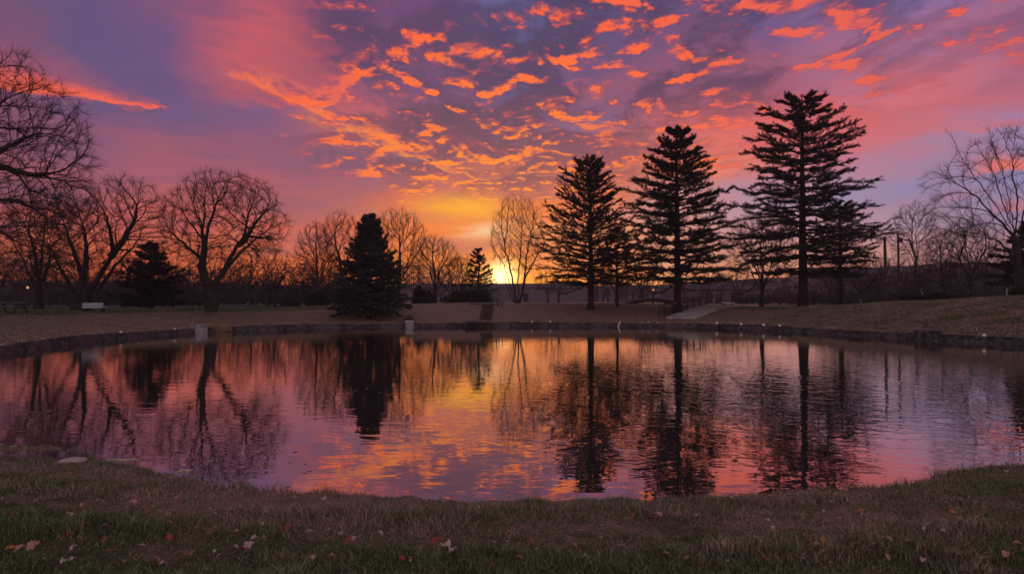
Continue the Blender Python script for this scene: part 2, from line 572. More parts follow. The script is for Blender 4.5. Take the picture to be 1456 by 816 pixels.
def near_w(t):
    """1 on the grassy near shore, 0 where the stone wall stands"""
    d = np.abs(((t + math.pi / 2) + math.pi) % (2 * math.pi) - math.pi)
    return 1 - np.clip((d - 1.12) / 0.12, 0, 1)


# crest height seen from the pond, as a function of angle around it
CR = [(-8, 2.30), (10, 2.34), (22, 2.30), (36, 1.95), (52, 1.45), (64, 1.55), (78, 1.78), (100, 1.80), (112, 1.55), (125, 1.40), (150, 1.36), (180, 1.40), (205, 1.3), (270, 0.46), (340, 1.6)]
crt = np.array([math.radians(c[0]) for c in CR]); crz = np.array([c[1] for c in CR])


def H(x, y):
    x = np.asarray(x, float); y = np.asarray(y, float)
    t, d = pond(x, y)
    zc_ = np.interp(t % (2 * math.pi), np.concatenate([crt, [crt[0] + 2 * math.pi]]), np.concatenate([crz, [crz[0]]]))
    wn = near_w(t)
    s = np.clip((d - 0.3) / 11.0, 0, 1)
    far = 0.27 + (zc_ - 0.27) * (s * s * (3 - 2 * s) * 0.45 + 0.55 * np.sin(s * math.pi / 2))
    far = far + 0.05 * sines(x, y, 0.5, 5, 3) * np.clip(d, 0, 1)
    far = np.where(d < 0.40, np.clip((d + 0.3) * 0.3 - 0.25, -0.25, -0.05), far)
    dd = np.maximum(d, 0)
    nr = 0.055 * (1 - np.exp(-dd / 0.05)) + 0.05 * (1 - np.exp(-dd / 0.5)) + 0.40 * (1 - np.exp(-dd / 6.0))
    nr = nr + np.clip(dd * 2, 0, 1) * (0.022 * sines(x, y, 2.6, 6, 8) + 0.012 * sines(x, y, 9.0, 4, 9))
    # the ground beyond frame right climbs a little
    nr = nr + 0.05 * np.clip((x - 3) / 4, 0, 1) * np.clip(dd, 0, 1)
    z = nr * wn + far * (1 - wn)
    # shallow hollow holding the puddle
    z = z - 0.20 * np.exp(-(((x + 6.2) / 0.72) ** 2 + ((y - 8.5) / 0.24) ** 2) ** 1.5)
    bed = np.maximum(-0.9, d * 0.35)
    return np.where(d < 0, np.minimum(bed, z), z)


rings = np.concatenate([[-22, -14, -8, -4, -2, -1, -0.5, -0.2, -0.08, 0, 0.03, 0.07, 0.13, 0.2, 0.28, 0.36, 0.399, 0.401, 0.5, 0.65, 0.8], np.arange(1.0, 9, 0.2), np.arange(9, 16, 0.6), [17, 19, 22, 26, 31, 38, 48, 60, 80, 110, 150, 210, 300, 430, 650, 1000, 1600]])
NA = 1200
ta = np.linspace(-math.pi, math.pi, NA, endpoint=False)
Rt = np.interp(ta, TH, RR) + near_w(ta) * (0.05 * np.sin(ta * 61 + 1) + 0.03 * np.sin(ta * 149) + 0.035 * np.sin(ta * 331 + 2))
GR = np.maximum(Rt[None] + rings[:, None], 0.02 * (1 + np.arange(len(rings)))[:, None])
gx = CX + GR * np.cos(ta)[None]; gy = CY + GR * np.sin(ta)[None]
gz = H(gx, gy)
gv = np.stack([gx, gy, gz], -1).reshape(-1, 3)
nr_ = len(rings)
I = np.arange(nr_ - 1)[:, None]; J = np.arange(NA)[None]
J2 = (J + 1) % NA
gf = np.stack([I * NA + J, (I + 1) * NA + J, (I + 1) * NA + J2, I * NA + J2], -1).reshape(-1, 4)


def fn_ground(n):
    g = n.new('ShaderNodeNewGeometry')
    pos = g.outputs['Position']
    a = n.new('ShaderNodeAttribute', attribute_name='straw').outputs['Fac']
    n1 = n.noise(pos, 0.55, 6.0, 0.7)
    n2 = n.noise(pos, 7.0, 5.0, 0.7)
    n3 = n.noise(pos, 38.0, 3.0, 0.7)
    n4 = n.noise(pos, 2.6, 6.0, 0.75)
    f = n.ss(n.add(n.add(n.mul(a, 0.55), n.mul(n1, 0.50)), n.mul(n4, 0.40)), 0.62, 0.80)
    grn = n.mix(n3, (0.014, 0.022, 0.008), (0.070, 0.090, 0.032))
    tan = n.mix(n.ss(n3, 0.3, 0.7), (0.085, 0.052, 0.038), (0.32, 0.210, 0.160))
    c = n.mix(f, grn, tan)
    c = n.mix(n.mul(n.ss(n2, 0.60, 0.75), 0.45), c, (0.07, 0.040, 0.032))
    return princ(n, c, 0.95, 0.1, (n.add(n.mul(n3, 0.5), n2), 0.06))


M_ground = mat('park_ground', fn_ground)
gm = MB(); gm.add(gv, gf)
ground = tag(gm.build('ground', M_ground, smooth=True), kind='structure')
gt, gd = pond(gv[:, 0], gv[:, 1])
deg = np.degrees(gt) % 360
# dead, straw-coloured turf: the lower two thirds of the far bank; green beside its crest
straw = np.where(gd < 6.5, 1.0, np.clip(1.0 - (gd - 6.5) / 3.0, 0.05, 1))
straw = np.where((deg > 60) & (deg < 118), 0.95, straw)
straw = np.where(deg < 50, 0.48, straw)
wn_ = near_w(gt)
straw = straw * (1 - wn_) + wn_ * np.clip(0.62 - (gd - 0.6) * 0.16, 0.16, 0.62)
at_ = ground.data.attributes.new('straw', 'FLOAT', 'POINT')
at_.data.foreach_set('value', straw.astype(np.float32))

# ------------------------------------------------------------------ water
def fn_water(n):
    g = n.new('ShaderNodeNewGeometry')
    pos = g.outputs['Position']
    s = n.new('ShaderNodeSeparateXYZ'); n.put(s.inputs[0], pos)
    x, y = s.outputs[0], s.outputs[1]
    region = n.noise(n.xyz(n.mul(x, 0.09), n.mul(y, 0.13), 0.0), 1.0, 2.0, 0.5)
    rough = n.ss(region, 0.38, 0.62, 0.35, 1.0)
    left = n.ss(x, 1.0, -6.0)
    a = n.noise(n.xyz(n.mul(x, 0.8), n.mul(y, 1.5), 0.0), 1.7, 2.0, 0.5, 0.4)
    b = n.noise(n.xyz(n.mul(x, 0.9), n.mul(y, 1.5), 4.0), 6.5, 2.0, 0.5, 0.3)
    c = n.noise(n.xyz(x, n.mul(y, 1.3), 8.0), 19.0, 1.0, 0.5)
    # faint rings spreading from the right-hand side
    rx_ = n.sub(x, 9.0); ry_ = n.sub(y, 17.0)
    rad = n.m('SQRT', n.add(n.mul(rx_, rx_), n.mul(ry_, ry_)))
    wv = n.m('SINE', n.mul(n.add(rad, n.mul(a, 1.2)), 15.0))
    wv = n.mul(wv, n.ss(rad, 14.0, 2.0))
    cxx = n.mul(n.add(x, 1.0), 0.18); cyy = n.mul(n.sub(y, 8.0), 0.16)
    calm = n.ss(n.add(n.mul(cxx, cxx), n.mul(cyy, cyy)), 0.25, 1.8, 0.30, 1.0)
    rough = n.mul(rough, calm)
    h = n.add(n.mul(a, 0.0034), n.mul(n.mul(b, 0.0010), rough))
    h = n.add(h, n.mul(n.mul(c, 0.00022), n.add(n.mul(rough, 0.45), n.mul(left, 0.75))))
    h = n.add(h, n.mul(wv, 0.00085))
    bmp = n.new('ShaderNodeBump')
    bmp.inputs['Strength'].default_value = 1.0
    bmp.inputs['Distance'].default_value = 1.0
    n.put(bmp.inputs['Height'], h)
    gl = n.new('ShaderNodeBsdfGlossy')
    gl.inputs['Color'].default_value = (0.97, 0.94, 0.94, 1)
    gl.inputs['Roughness'].default_value = 0.004
    n.t.links.new(bmp.outputs[0], gl.inputs['Normal'])
    df = n.new('ShaderNodeBsdfDiffuse')
    df.inputs['Color'].default_value = (0.030, 0.026, 0.022, 1)
    fr = n.new('ShaderNodeFresnel'); fr.inputs['IOR'].default_value = 1.75
    n.t.links.new(bmp.outputs[0], fr.inputs['Normal'])
    fac = n.m('MULTIPLY_ADD', fr.outputs[0], 0.62, 0.42, clamp=True)
    mx = n.new('ShaderNodeMixShader')
    n.put(mx.inputs[0], fac)
    n.t.links.new(df.outputs[0], mx.inputs[1]); n.t.links.new(gl.outputs[0], mx.inputs[2])
    return mx.outputs[0]


M_water = mat('pond_water', fn_water)
wb = MB()
ta2 = np.linspace(-math.pi, math.pi, 360, endpoint=False)
Rw = np.interp(ta2, TH, RR) + 0.30
for k in range(2):
    pass
ringv = np.stack([CX + Rw * np.cos(ta2), CY + Rw * np.sin(ta2), np.zeros(360)], -1)
wv_ = np.vstack([ringv, [[CX, CY, 0]]])
wb.add(wv_, np.array([(i, (i + 1) % 360, 360, 360) for i in range(360)]))
tag(wb.build('pond_water', M_water), kind='structure')
pb = MB()
rr2 = 1 + 0.10 * np.sin(np.arange(48) * 0.9) + 0.06 * np.sin(np.arange(48) * 2.1)
an2 = np.arange(48) * 2 * math.pi / 48
pv = np.stack([-6.2 + 0.80 * rr2 * np.cos(an2), 8.5 + 0.28 * rr2 * np.sin(an2), np.full(48, 0.085)], -1)
pv = np.vstack([pv, [[-6.2, 8.5, 0.085]]])
pb.add(pv, np.array([(i, (i + 1) % 48, 48, 48) for i in range(48)]))
tag(pb.build('puddle', M_water), kind='structure')

# ------------------------------------------------------------------ retaining wall
rng = np.random.RandomState(11)
wl = MB()
t = math.radians(-24)
tend = math.radians(200)
for course in range(3):
    t = math.radians(-24) + course * 0.004
    while t < tend:
        L = rng.uniform(0.55, 1.5)
        R0 = float(np.interp((t + math.pi) % (2 * math.pi) - math.pi, TH, RR))
        dt = L / R0
        R1 = float(np.interp((t + dt + math.pi) % (2 * math.pi) - math.pi, TH, RR))
        off = course * 0.10 + rng.uniform(-0.025, 0.025)
        zt = 0.04 + 0.090 * (course + 1) + rng.uniform(-0.020, 0.020) + (0.03 * math.sin(t * 9) if course == 2 else 0)
        zb = -0.25 if course == 0 else 0.04 + 0.090 * course - 0.03
        depth = 0.42 - course * 0.06
        g = 0.004
        c = []
        for (tt, Rk) in ((t + g / R0, R0), (t + dt - g / R0, R1)):
            for dk in (off, off + depth):
                c.append((CX + (Rk + dk) * math.cos(tt), CY + (Rk + dk) * math.sin(tt)))
        v = [(x, y, z) for z in (zb, zt) for x, y in c]
        # edge rounding at the front top
        v = np.array(v)
        mid = v[4:].mean(0)
        v[4:, :2] += (mid[:2] - v[4:, :2]) * 0.02
        wl.add(v, [(0, 1, 3, 2), (4, 6, 7, 5), (0, 2, 6, 4), (1, 5, 7, 3), (0, 4, 5, 1), (2, 3, 7, 6)])
        t += dt
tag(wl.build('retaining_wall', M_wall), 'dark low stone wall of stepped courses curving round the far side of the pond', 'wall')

# ------------------------------------------------------------------ tree generators
def grow(S, D, L, r0, r1, nseg, wander, trop, r):
    P = [S]; d = norm(D); step = (L / nseg)[:, None]
    for i in range(nseg):
        d = norm(d + wander * r.randn(*d.shape) + np.array([0, 0, trop]))
        P.append(P[-1] + d * step)
    P = np.stack(P, 1)
    tt = np.linspace(0, 1, nseg + 1)[None]
    R = r0[:, None] * (1 - tt) + r1[:, None] * tt
    return P, R


def kidsof(P, R, L, n, t0, t1, a0, a1, lf, rf, r, cen=None, outw=0.0, up=0.0):
    N, M, _ = P.shape
    tt = t0 + (t1 - t0) * ((np.arange(n)[None] + r.rand(N, n)) / n)
    s = tt * (M - 1); i = np.minimum(s.astype(int), M - 2); fr = (s - i)[..., None]
    ar = np.arange(N)[:, None]
    S = P[ar, i] * (1 - fr) + P[ar, i + 1] * fr
    T = norm(P[ar, i + 1] - P[ar, i])
    Rp = R[ar, i] * (1 - fr[..., 0]) + R[ar, i + 1] * fr[..., 0]
    q = r.randn(N, n, 3)
    if cen is not None:
        q = q + outw * norm(S - cen)
    q[..., 2] += up
    q = norm(q - (q * T).sum(-1, keepdims=True) * T)
    a = r.uniform(a0, a1, (N, n, 1))
    D = np.cos(a) * T + np.sin(a) * q
    Lc = lf * L[:, None] * (1.12 - 0.62 * tt) * r.uniform(0.7, 1.2, (N, n))
    rc = np.minimum(rf * Rp, Rp * 0.9)
    return S.reshape(-1, 3), D.reshape(-1, 3), Lc.ravel(), rc.ravel()


def resample(pl, n=9):
    pl = np.array(pl, float)
    d = np.concatenate([[0], np.cumsum(np.linalg.norm(np.diff(pl, axis=0), axis=1))])
    u = np.linspace(0, d[-1], n)
    return np.stack([np.interp(u, d, pl[:, k]) for k in range(3)], -1), d[-1]


def colonise(seeds, attr, step, kill, infl, r, keep=0.55, up=0.03, iters=170, foot=(0, 0, 0)):
    """grow branches evenly through a cloud of points; seeds = list of polylines (first point = foot)"""
    P, par, D = [], [], []
    for ch in seeds:
        ch = np.asarray(ch, float)
        start = -1
        if P:
            dd = np.linalg.norm(np.array(P) - ch[0], axis=1)
            if dd.min() < 0.6:
                start = int(dd.argmin())
        prev = start
        for k, p in enumerate(ch):
            if k == 0 and start >= 0:
                continue
            d = (ch[min(k + 1, len(ch) - 1)] - ch[max(k - 1, 0)])
            P.append(p); par.append(prev); D.append(d / max(np.linalg.norm(d), 1e-6)); prev = len(P) - 1
    P = np.array(P); par = np.array(par); D = np.array(D)
    A = attr.copy()
    dist = np.full(len(A), 1e9); near = np.zeros(len(A), int)
    lo = 0
    for it in range(iters):
        new = P[lo:]
        for c in range(0, len(new), 400):
            dd = np.linalg.norm(A[:, None] - new[None, c:c + 400], axis=2)
            m_ = dd.argmin(1); v_ = dd[np.arange(len(A)), m_]
            b = v_ < dist
            dist[b] = v_[b]; near[b] = m_[b] + lo + c
        al = dist > kill
        A, dist, near = A[al], dist[al], near[al]
        if len(A) == 0: break
        inf = dist < infl
        if not inf.any(): inf = dist < dist.min() + 1.0
        nn = near[inf]; dv = norm(A[inf] - P[nn])
        fw_ = (dv * D[nn]).sum(1) > 0.12
        if not fw_.any(): break
        nn = nn[fw_]; dv = dv[fw_]
        acc = np.zeros((len(P), 3)); np.add.at(acc, nn, dv)
        act = np.unique(nn)
        d = norm(norm(acc[act]) + keep * D[act] + 0.35 * norm(P[act] - np.array(foot)) + np.array([0, 0, up]) + 0.06 * r.randn(len(act), 3))
        q = P[act] + d * step
        lo = len(P)
        P = np.concatenate([P, q]); par = np.concatenate([par, act]); D = np.concatenate([D, d])
        if len(P) > 14000: break
    return P, par, D


def bare_tree(label, px, Y, top, spread, base_r=0.22, nl=7, fork=0.25, seed=1, limbs=None,
              name='bare_tree', bark=None, twig=None, maxang=1.0, group=None, stems=1, twr=0.010, hx=None, X=None,
              env=None, na=2200, kill=0.36, step=0.26, tw=5, twl=0.70, full=False, keep=0.6, hollow=0.35, rpow=None, shape=1.0):
    r = np.random.RandomState(seed)
    bp = at(px, 430, Y) if X is None else np.array([X, Y, 0.0])
    bx = bp[0]; bz = float(H(bx, Y))
    zt = at(px, top, Y)[2] if hx is None else bz + hx
    Ht = zt - bz - twl * 0.5
    org = np.array([bx, Y, bz])
    sp = spread * Y / F / 2 - twl * 0.4
    seeds = []
    if limbs is None:
        hf = Ht * fork
        if stems == 1:
            tp, Lt = resample([(0, 0, -0.25), (r.uniform(-.1, .1), 0, hf * 0.5), (r.uniform(-.2, .2), r.uniform(-.2, .2), hf)], max(3, int(hf / step)))
            seeds.append(tp)
            feet = [tp[-1 - int(r.rand() * len(tp) * 0.3)] for _ in range(nl)]
        else:
            feet = [np.array([r.uniform(-.6, .6), r.uniform(-.3, .3), -0.2]) for _ in range(nl)]
        azs = np.arange(nl) * 2.399 + r.rand() * 6
        th_ = maxang * 0.8 * np.sqrt((np.arange(nl) + 0.3) / nl)
        for k in range(nl):
            b = (Ht - feet[k][2])
            dr = np.array([math.sin(th_[k]) * math.cos(azs[k]), math.sin(th_[k]) * math.sin(azs[k]), math.cos(th_[k])])
            l = 0.55 / math.sqrt((math.sin(th_[k]) / sp) ** 2 + (math.cos(th_[k]) / b) ** 2)
            pl, R_ = grow(feet[k][None], dr[None], np.array([l]), np.array([.1]), np.array([.1]), max(3, int(l / step)), 0.07, 0.05, r)
            seeds.append(pl[0])
        lo_ = hf * 0.75
        ctr = [(0.0, 0.0, (Ht + lo_) / 2, sp, sp * 0.9, (Ht - lo_) / 2)]
    else:
        for pl, ra, rb in limbs:
            w = []
            ny = r.uniform(-0.35, 0.35)
            base = None
            for (qx, qy, *dy_) in pl:
                p = at(qx, qy, Y) - org
                if base is None: base = p
                p[1] = dy_[0] if dy_ else ny * abs(np.linalg.norm(p - base))
                k = (Y + p[1]) / Y      # keeps the apparent place when a limb comes nearer or goes deeper
                p[0] = (p[0] + org[0]) * k - org[0]
                p[2] = (p[2] + org[2] - CAMZ) * k + CAMZ - org[2]
                w.append(p)
            _, l = resample(w, 3)
            if full:
                pass
            elif len(w) > 4:
                w = resample(w, 12)[0][:9 if l > 4 else 12]; l = l * 0.75
            else:
                w = resample(w, 12)[0][:10 if l > 2 else 12]; l = l * 0.85
            q, l = resample(w, max(3, int(l / step)))
            q[1:] += np.cumsum(r.randn(len(q) - 1, 3), 0) * 0.035
            seeds.append(q)
        ctr = []
        for (ex, ey, ew, eh) in env:
            c = at(ex, ey, Y) - org
            ctr.append((c[0], 0.0, c[2], ew * Y / F - twl * 0.4, ew * Y / F * 0.85, eh * Y / F - twl * 0.4))
    att = []
    for c in ctr:
        u = norm(r.randn(na * 3, 3)) * (r.uniform(hollow ** 3, 1, (na * 3, 1)) ** (1 / 3.0))
        u = u[(u[:, 2] > -0.55) | (r.rand(len(u)) < 0.35)][:int(na / len(ctr) * (1.3 if len(ctr) > 1 else 1))]
        u[:, :2] *= np.where(u[:, 2:3] < 0, 1, 1) * shape
        a = u * np.array(c[3:]) + np.array(c[:3])
        att.append(a[a[:, 2] > 0.7])
    P, par, D = colonise(seeds, np.concatenate(att), step, kill, 3.2, r, keep, foot=(0, 0, (Ht * fork if limbs is None else 1.5)))
    n = len(P)
    cnt = np.zeros(n); has = np.zeros(n, bool); has[par[par >= 0]] = True
    cnt[~has] = 1
    for i in range(n - 1, -1, -1):
        if par[i] >= 0: cnt[par[i]] += cnt[i]
    mx = cnt.max()
    e = math.log(base_r / twr) / math.log(mx)
    R = twr * cnt ** e
    ch = np.where(par >= 0)[0]
    S0 = P[par[ch]]; S1 = P[ch] + D[ch] * 0.0
    r0 = np.minimum(R[par[ch]], R[ch] * 1.35); r1 = R[ch]
    # flare at the foot
    f0 = 1 + 0.5 * np.exp(-np.maximum(S0[:, 2], 0) / 0.35); f1 = 1 + 0.5 * np.exp(-np.maximum(S1[:, 2], 0) / 0.35)
    r0 = r0 * f0; r1 = r1 * f1
    MBt = MB(); MBw = MB()
    thick = r0 > 0.035
    ext = norm(S1 - S0) * (r1 * 0.35)[:, None]
    for sel, sd_, mb in ((thick, 7, MBt), (~thick, 4, MBw)):
        if sel.any():
            v, f = tubes(np.stack([S0[sel] - ext[sel], S1[sel] + ext[sel]], 1), np.stack([r0[sel], r1[sel]], 1), sd_)
            mb.add(v, f)
    if not thick.any():  # very slim sapling
        MBt.tube([(0, 0, -0.2), (0, 0, 0.3)], 0.04, 6)
    # fine twigs
    fine = ch[R[ch] < twr * 3.2]
    sel = np.repeat(fine, tw)
    dr = norm(D[sel] * 0.9 + r.randn(len(sel), 3) * 0.42 + 0.35 * norm(P[sel] - np.array(ctr[0][:3])) + np.array([0, 0, 0.12]))
    ll = twl * r.uniform(0.45, 1.15, len(sel))
    P4, R4 = grow(P[sel], dr, ll, np.full(len(sel), twr * 0.62), np.full(len(sel), twr * 0.30), 3, 0.12, 0.02, r)
    v, f = tubes(P4, R4, 3); MBw.add(v, f)
    root = empty(name, org)
    MBt.build('trunk', bark or M_bark, root, True)
    MBw.build('twigs', twig or M_twig, root)
    tag(root, label, 'tree', group)
    kids(root)
    return root


def tuft_arrays(C, D, n, length, width, r):
    """needle tufts: n thin pointed faces per tuft centre, leaning along the shoot"""
    N = len(C)
    d = norm(D[:, None] * 0.8 + r.randn(N, n, 3) * 0.72)
    L = length * r.uniform(0.6, 1.15, (N, n, 1))
    side = norm(np.cross(d, r.randn(N, n, 3)))
    b = C[:, None] + r.randn(N, n, 3) * length * 0.10
    a1 = b + side * width; a2 = b - side * width
    tip = b + d * L
    V = np.stack([a1, a2, tip], 2).reshape(-1, 3)
    Fc = np.arange(N * n * 3).reshape(-1, 3)
    return V, Fc


def pine(label, px, Y, rows, base_r=0.28, nwh=22, per=5, asc=(0.15, 0.75), seed=1, name='pine_tree', needles=None,
         sub=9, tn=7, tlen=0.17, twid=0.014, inner=0.3, cat='tree', group=None, droop=0.0, jit=0.16, tilt=0.12, low=None, curl=0.30, zj=0.16, wide=1.06, fan=1.3, sl=0.20):
    """rows: (py, left px, right px) outline of the crown; whorled limbs reach out to it"""
    r = np.random.RandomState(seed)
    bx = at(px, 430, Y)[0]; bz = float(H(bx, Y))
    org = np.array([bx, Y, bz])
    zt = at(px, rows[0][0], Y)[2] - bz
    rows = [(q[0], px + (q[1] - px) * wide, px + (q[2] - px) * wide) for q in rows]
    hz = np.array([at(px, q[0], Y)[2] - bz for q in rows])[::-1]
    lw = np.array([(px - q[1]) * Y / F for q in rows])[::-1]
    rw = np.array([(q[2] - px) * Y / F for q in rows])[::-1]
    root = empty(name, org)
    tr = MB(); cr = MB()
    tz = np.linspace(-0.25, zt * 0.985, 16)
    tp = np.stack([np.cumsum(r.randn(16) * 0.015), np.cumsum(r.randn(16) * 0.015), tz], -1); tp[0, :2] = 0
    rad = base_r * (1 - np.clip(tz / zt, 0, 1)) ** 0.8 + 0.02; rad[0] *= 1.35
    v, f = tubes(tp[None], rad[None], 10); tr.add(v, f)
    P, R, LL = [], [], []
    z0 = hz[0]
    for w in range(nwh):
        tfr = (w + 0.5) / nwh
        zw = z0 + (zt - z0) * tfr ** 0.95
        az0 = r.rand() * 6.28
        for k in range(per):
            a = az0 + k * 2 * math.pi / per + r.uniform(-0.35, 0.35)
            ztip = zw + r.uniform(-zj, zj) * (zt - z0) / nwh
            wl_, wr_ = np.interp(ztip, hz, lw), np.interp(ztip, hz, rw)
            c = math.cos(a)
            half = (wl_ if c < 0 else wr_) * c * c + (wl_ + wr_) / 2 * (1 - c * c)
            half = max(0.12, half * r.uniform(1 - 2.2 * jit, 1.04))
            rise = half * (asc[0] + (asc[1] - asc[0]) * tfr ** 1.3) + r.uniform(-.05, .05) * half
            zs = max(ztip - rise, z0 * 0.6)
            s = np.linspace(0, 1, 8)
            rad_ = s * half
            zz = zs + (ztip - zs) * (s ** (1 + curl)) - droop * half * np.sin(s * math.pi) * (1 - tfr)
            pl = np.stack([rad_ * math.cos(a), rad_ * math.sin(a), zz], -1)
            pl[1:] += r.randn(7, 3) * 0.02 * half
            bend = r.uniform(-0.25, 0.25)
            pl[:, 0] += -math.sin(a) * bend * s ** 2 * half * 0.5
            pl[:, 1] += math.cos(a) * bend * s ** 2 * half * 0.5
            P.append(pl); LL.append(half)
            rb = base_r * 0.26 * (1 - tfr * 0.7) + 0.012
            R.append(np.linspace(rb, 0.012, 8))
    P = np.array(P); R = np.array(R); LL = np.array(LL)
    v, f = tubes(P, R, 5); cr_l = MB(); cr_l.add(v, f)
    # flat sprays of shoots on the outer part of each limb
    N = len(P)
    tt = inner + (1 - inner) * ((np.arange(sub)[None] + r.rand(N, sub)) / sub)
    s = tt * 7; i = np.minimum(s.astype(int), 6); fr = (s - i)[..., None]
    ar = np.arange(N)[:, None]
    S = P[ar, i] * (1 - fr) + P[ar, i + 1] * fr
    T = norm(P[ar, i + 1] - P[ar, i])
    side = norm(np.cross(T, np.array([0, 0, 1.0]))) * np.where(r.rand(N, sub, 1) < 0.5, -1, 1)
    D = norm(T * 0.8 + side * r.uniform(0.15, fan, (N, sub, 1)) + np.array([0, 0, 1]) * r.uniform(-0.16, tilt, (N, sub, 1)))
    Ls = (LL[:, None] * sl * (1.15 - 0.7 * tt) + 0.22) * r.uniform(0.6, 1.15, (N, sub))
    P2, R2 = grow(S.reshape(-1, 3), D.reshape(-1, 3), Ls.ravel(), np.full(N * sub, 0.014), np.full(N * sub, 0.006), 4, 0.08, 0.02, r)
    v, f = tubes(P2, R2, 3); cr_l.add(v, f)
    # tufts along shoots and limb tips
    C = np.concatenate([P2[:, 1:].reshape(-1, 3), ((P2[:, 1:] + P2[:, :-1]) / 2)[:, 1:].reshape(-1, 3)])
    Dd = np.concatenate([norm(P2[:, 1:] - P2[:, :-1]).reshape(-1, 3), norm(P2[:, 1:] - P2[:, :-1])[:, 1:].reshape(-1, 3)])
    Dd = Dd + np.array([0, 0, 0.12])
    V, Fc = tuft_arrays(C, norm(Dd), tn, tlen, twid, r)
    cr.add(V, Fc)
    # leader tuft at the very top
    Ct = tp[-3:][np.repeat(np.arange(3), 6)] + r.randn(18, 3) * 0.05
    V, Fc = tuft_arrays(Ct, np.tile(np.array([[0, 0, 1.0]]), (18, 1)), tn, tlen * 1.3, twid, r)
    cr.add(V, Fc)
    tro = tr.build('trunk', M_barkdark, root, True)
    cr_l.build('limbs', M_barkdark, root)
    cr.build('crown', needles or M_needle, root)
    tag(root, label, cat, group)
    kids(root)
    return root


# ------------------------------------------------------------------ the three great pines and their neighbours
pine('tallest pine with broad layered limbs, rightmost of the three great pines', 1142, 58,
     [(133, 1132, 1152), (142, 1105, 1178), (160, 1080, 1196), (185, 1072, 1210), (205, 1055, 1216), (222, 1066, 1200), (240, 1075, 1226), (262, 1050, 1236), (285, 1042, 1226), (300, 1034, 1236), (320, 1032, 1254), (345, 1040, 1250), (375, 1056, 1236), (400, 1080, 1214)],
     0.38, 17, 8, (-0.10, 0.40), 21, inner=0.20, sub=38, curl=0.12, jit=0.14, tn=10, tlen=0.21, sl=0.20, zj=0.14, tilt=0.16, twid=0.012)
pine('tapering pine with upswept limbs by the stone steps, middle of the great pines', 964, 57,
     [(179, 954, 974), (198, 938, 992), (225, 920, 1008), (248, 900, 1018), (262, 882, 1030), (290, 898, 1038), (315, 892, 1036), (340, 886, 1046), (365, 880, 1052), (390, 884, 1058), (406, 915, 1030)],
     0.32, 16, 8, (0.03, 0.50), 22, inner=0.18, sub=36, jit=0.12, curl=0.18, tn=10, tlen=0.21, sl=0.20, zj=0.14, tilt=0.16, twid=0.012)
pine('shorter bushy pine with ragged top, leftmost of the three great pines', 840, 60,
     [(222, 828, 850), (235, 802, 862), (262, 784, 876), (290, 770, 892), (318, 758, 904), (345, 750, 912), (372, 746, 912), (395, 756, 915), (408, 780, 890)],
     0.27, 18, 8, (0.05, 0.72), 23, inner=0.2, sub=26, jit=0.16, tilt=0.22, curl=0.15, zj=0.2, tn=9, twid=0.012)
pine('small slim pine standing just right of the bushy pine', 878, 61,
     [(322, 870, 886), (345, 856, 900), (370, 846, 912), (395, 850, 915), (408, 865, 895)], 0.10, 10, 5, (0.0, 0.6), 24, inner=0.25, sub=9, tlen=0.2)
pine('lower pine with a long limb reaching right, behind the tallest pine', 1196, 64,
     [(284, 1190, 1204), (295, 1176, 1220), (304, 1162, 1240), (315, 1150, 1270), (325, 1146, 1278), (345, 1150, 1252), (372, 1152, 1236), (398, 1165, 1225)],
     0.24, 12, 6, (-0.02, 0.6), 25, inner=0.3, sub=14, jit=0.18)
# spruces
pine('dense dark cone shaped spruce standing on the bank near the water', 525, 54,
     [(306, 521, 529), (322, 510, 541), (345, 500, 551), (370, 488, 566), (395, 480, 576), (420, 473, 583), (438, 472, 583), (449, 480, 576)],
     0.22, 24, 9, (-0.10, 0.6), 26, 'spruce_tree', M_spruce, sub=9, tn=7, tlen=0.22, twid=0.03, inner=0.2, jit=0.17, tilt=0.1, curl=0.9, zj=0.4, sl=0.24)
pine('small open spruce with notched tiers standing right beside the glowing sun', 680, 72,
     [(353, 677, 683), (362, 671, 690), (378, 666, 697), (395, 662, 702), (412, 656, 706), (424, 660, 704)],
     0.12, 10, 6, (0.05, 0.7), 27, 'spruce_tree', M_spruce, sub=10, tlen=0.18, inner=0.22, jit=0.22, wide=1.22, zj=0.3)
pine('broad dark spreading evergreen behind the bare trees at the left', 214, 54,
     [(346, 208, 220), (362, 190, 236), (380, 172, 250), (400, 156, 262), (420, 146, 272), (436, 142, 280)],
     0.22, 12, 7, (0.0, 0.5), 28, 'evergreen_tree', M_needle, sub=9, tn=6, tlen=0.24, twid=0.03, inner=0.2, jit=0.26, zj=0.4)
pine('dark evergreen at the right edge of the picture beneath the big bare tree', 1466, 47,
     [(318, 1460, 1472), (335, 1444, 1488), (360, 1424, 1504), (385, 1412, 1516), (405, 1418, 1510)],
     0.2, 12, 7, (0.0, 0.4), 29, 'evergreen_tree', M_needle, sub=9, tlen=0.24, twid=0.03, inner=0.2, jit=0.24, zj=0.4)

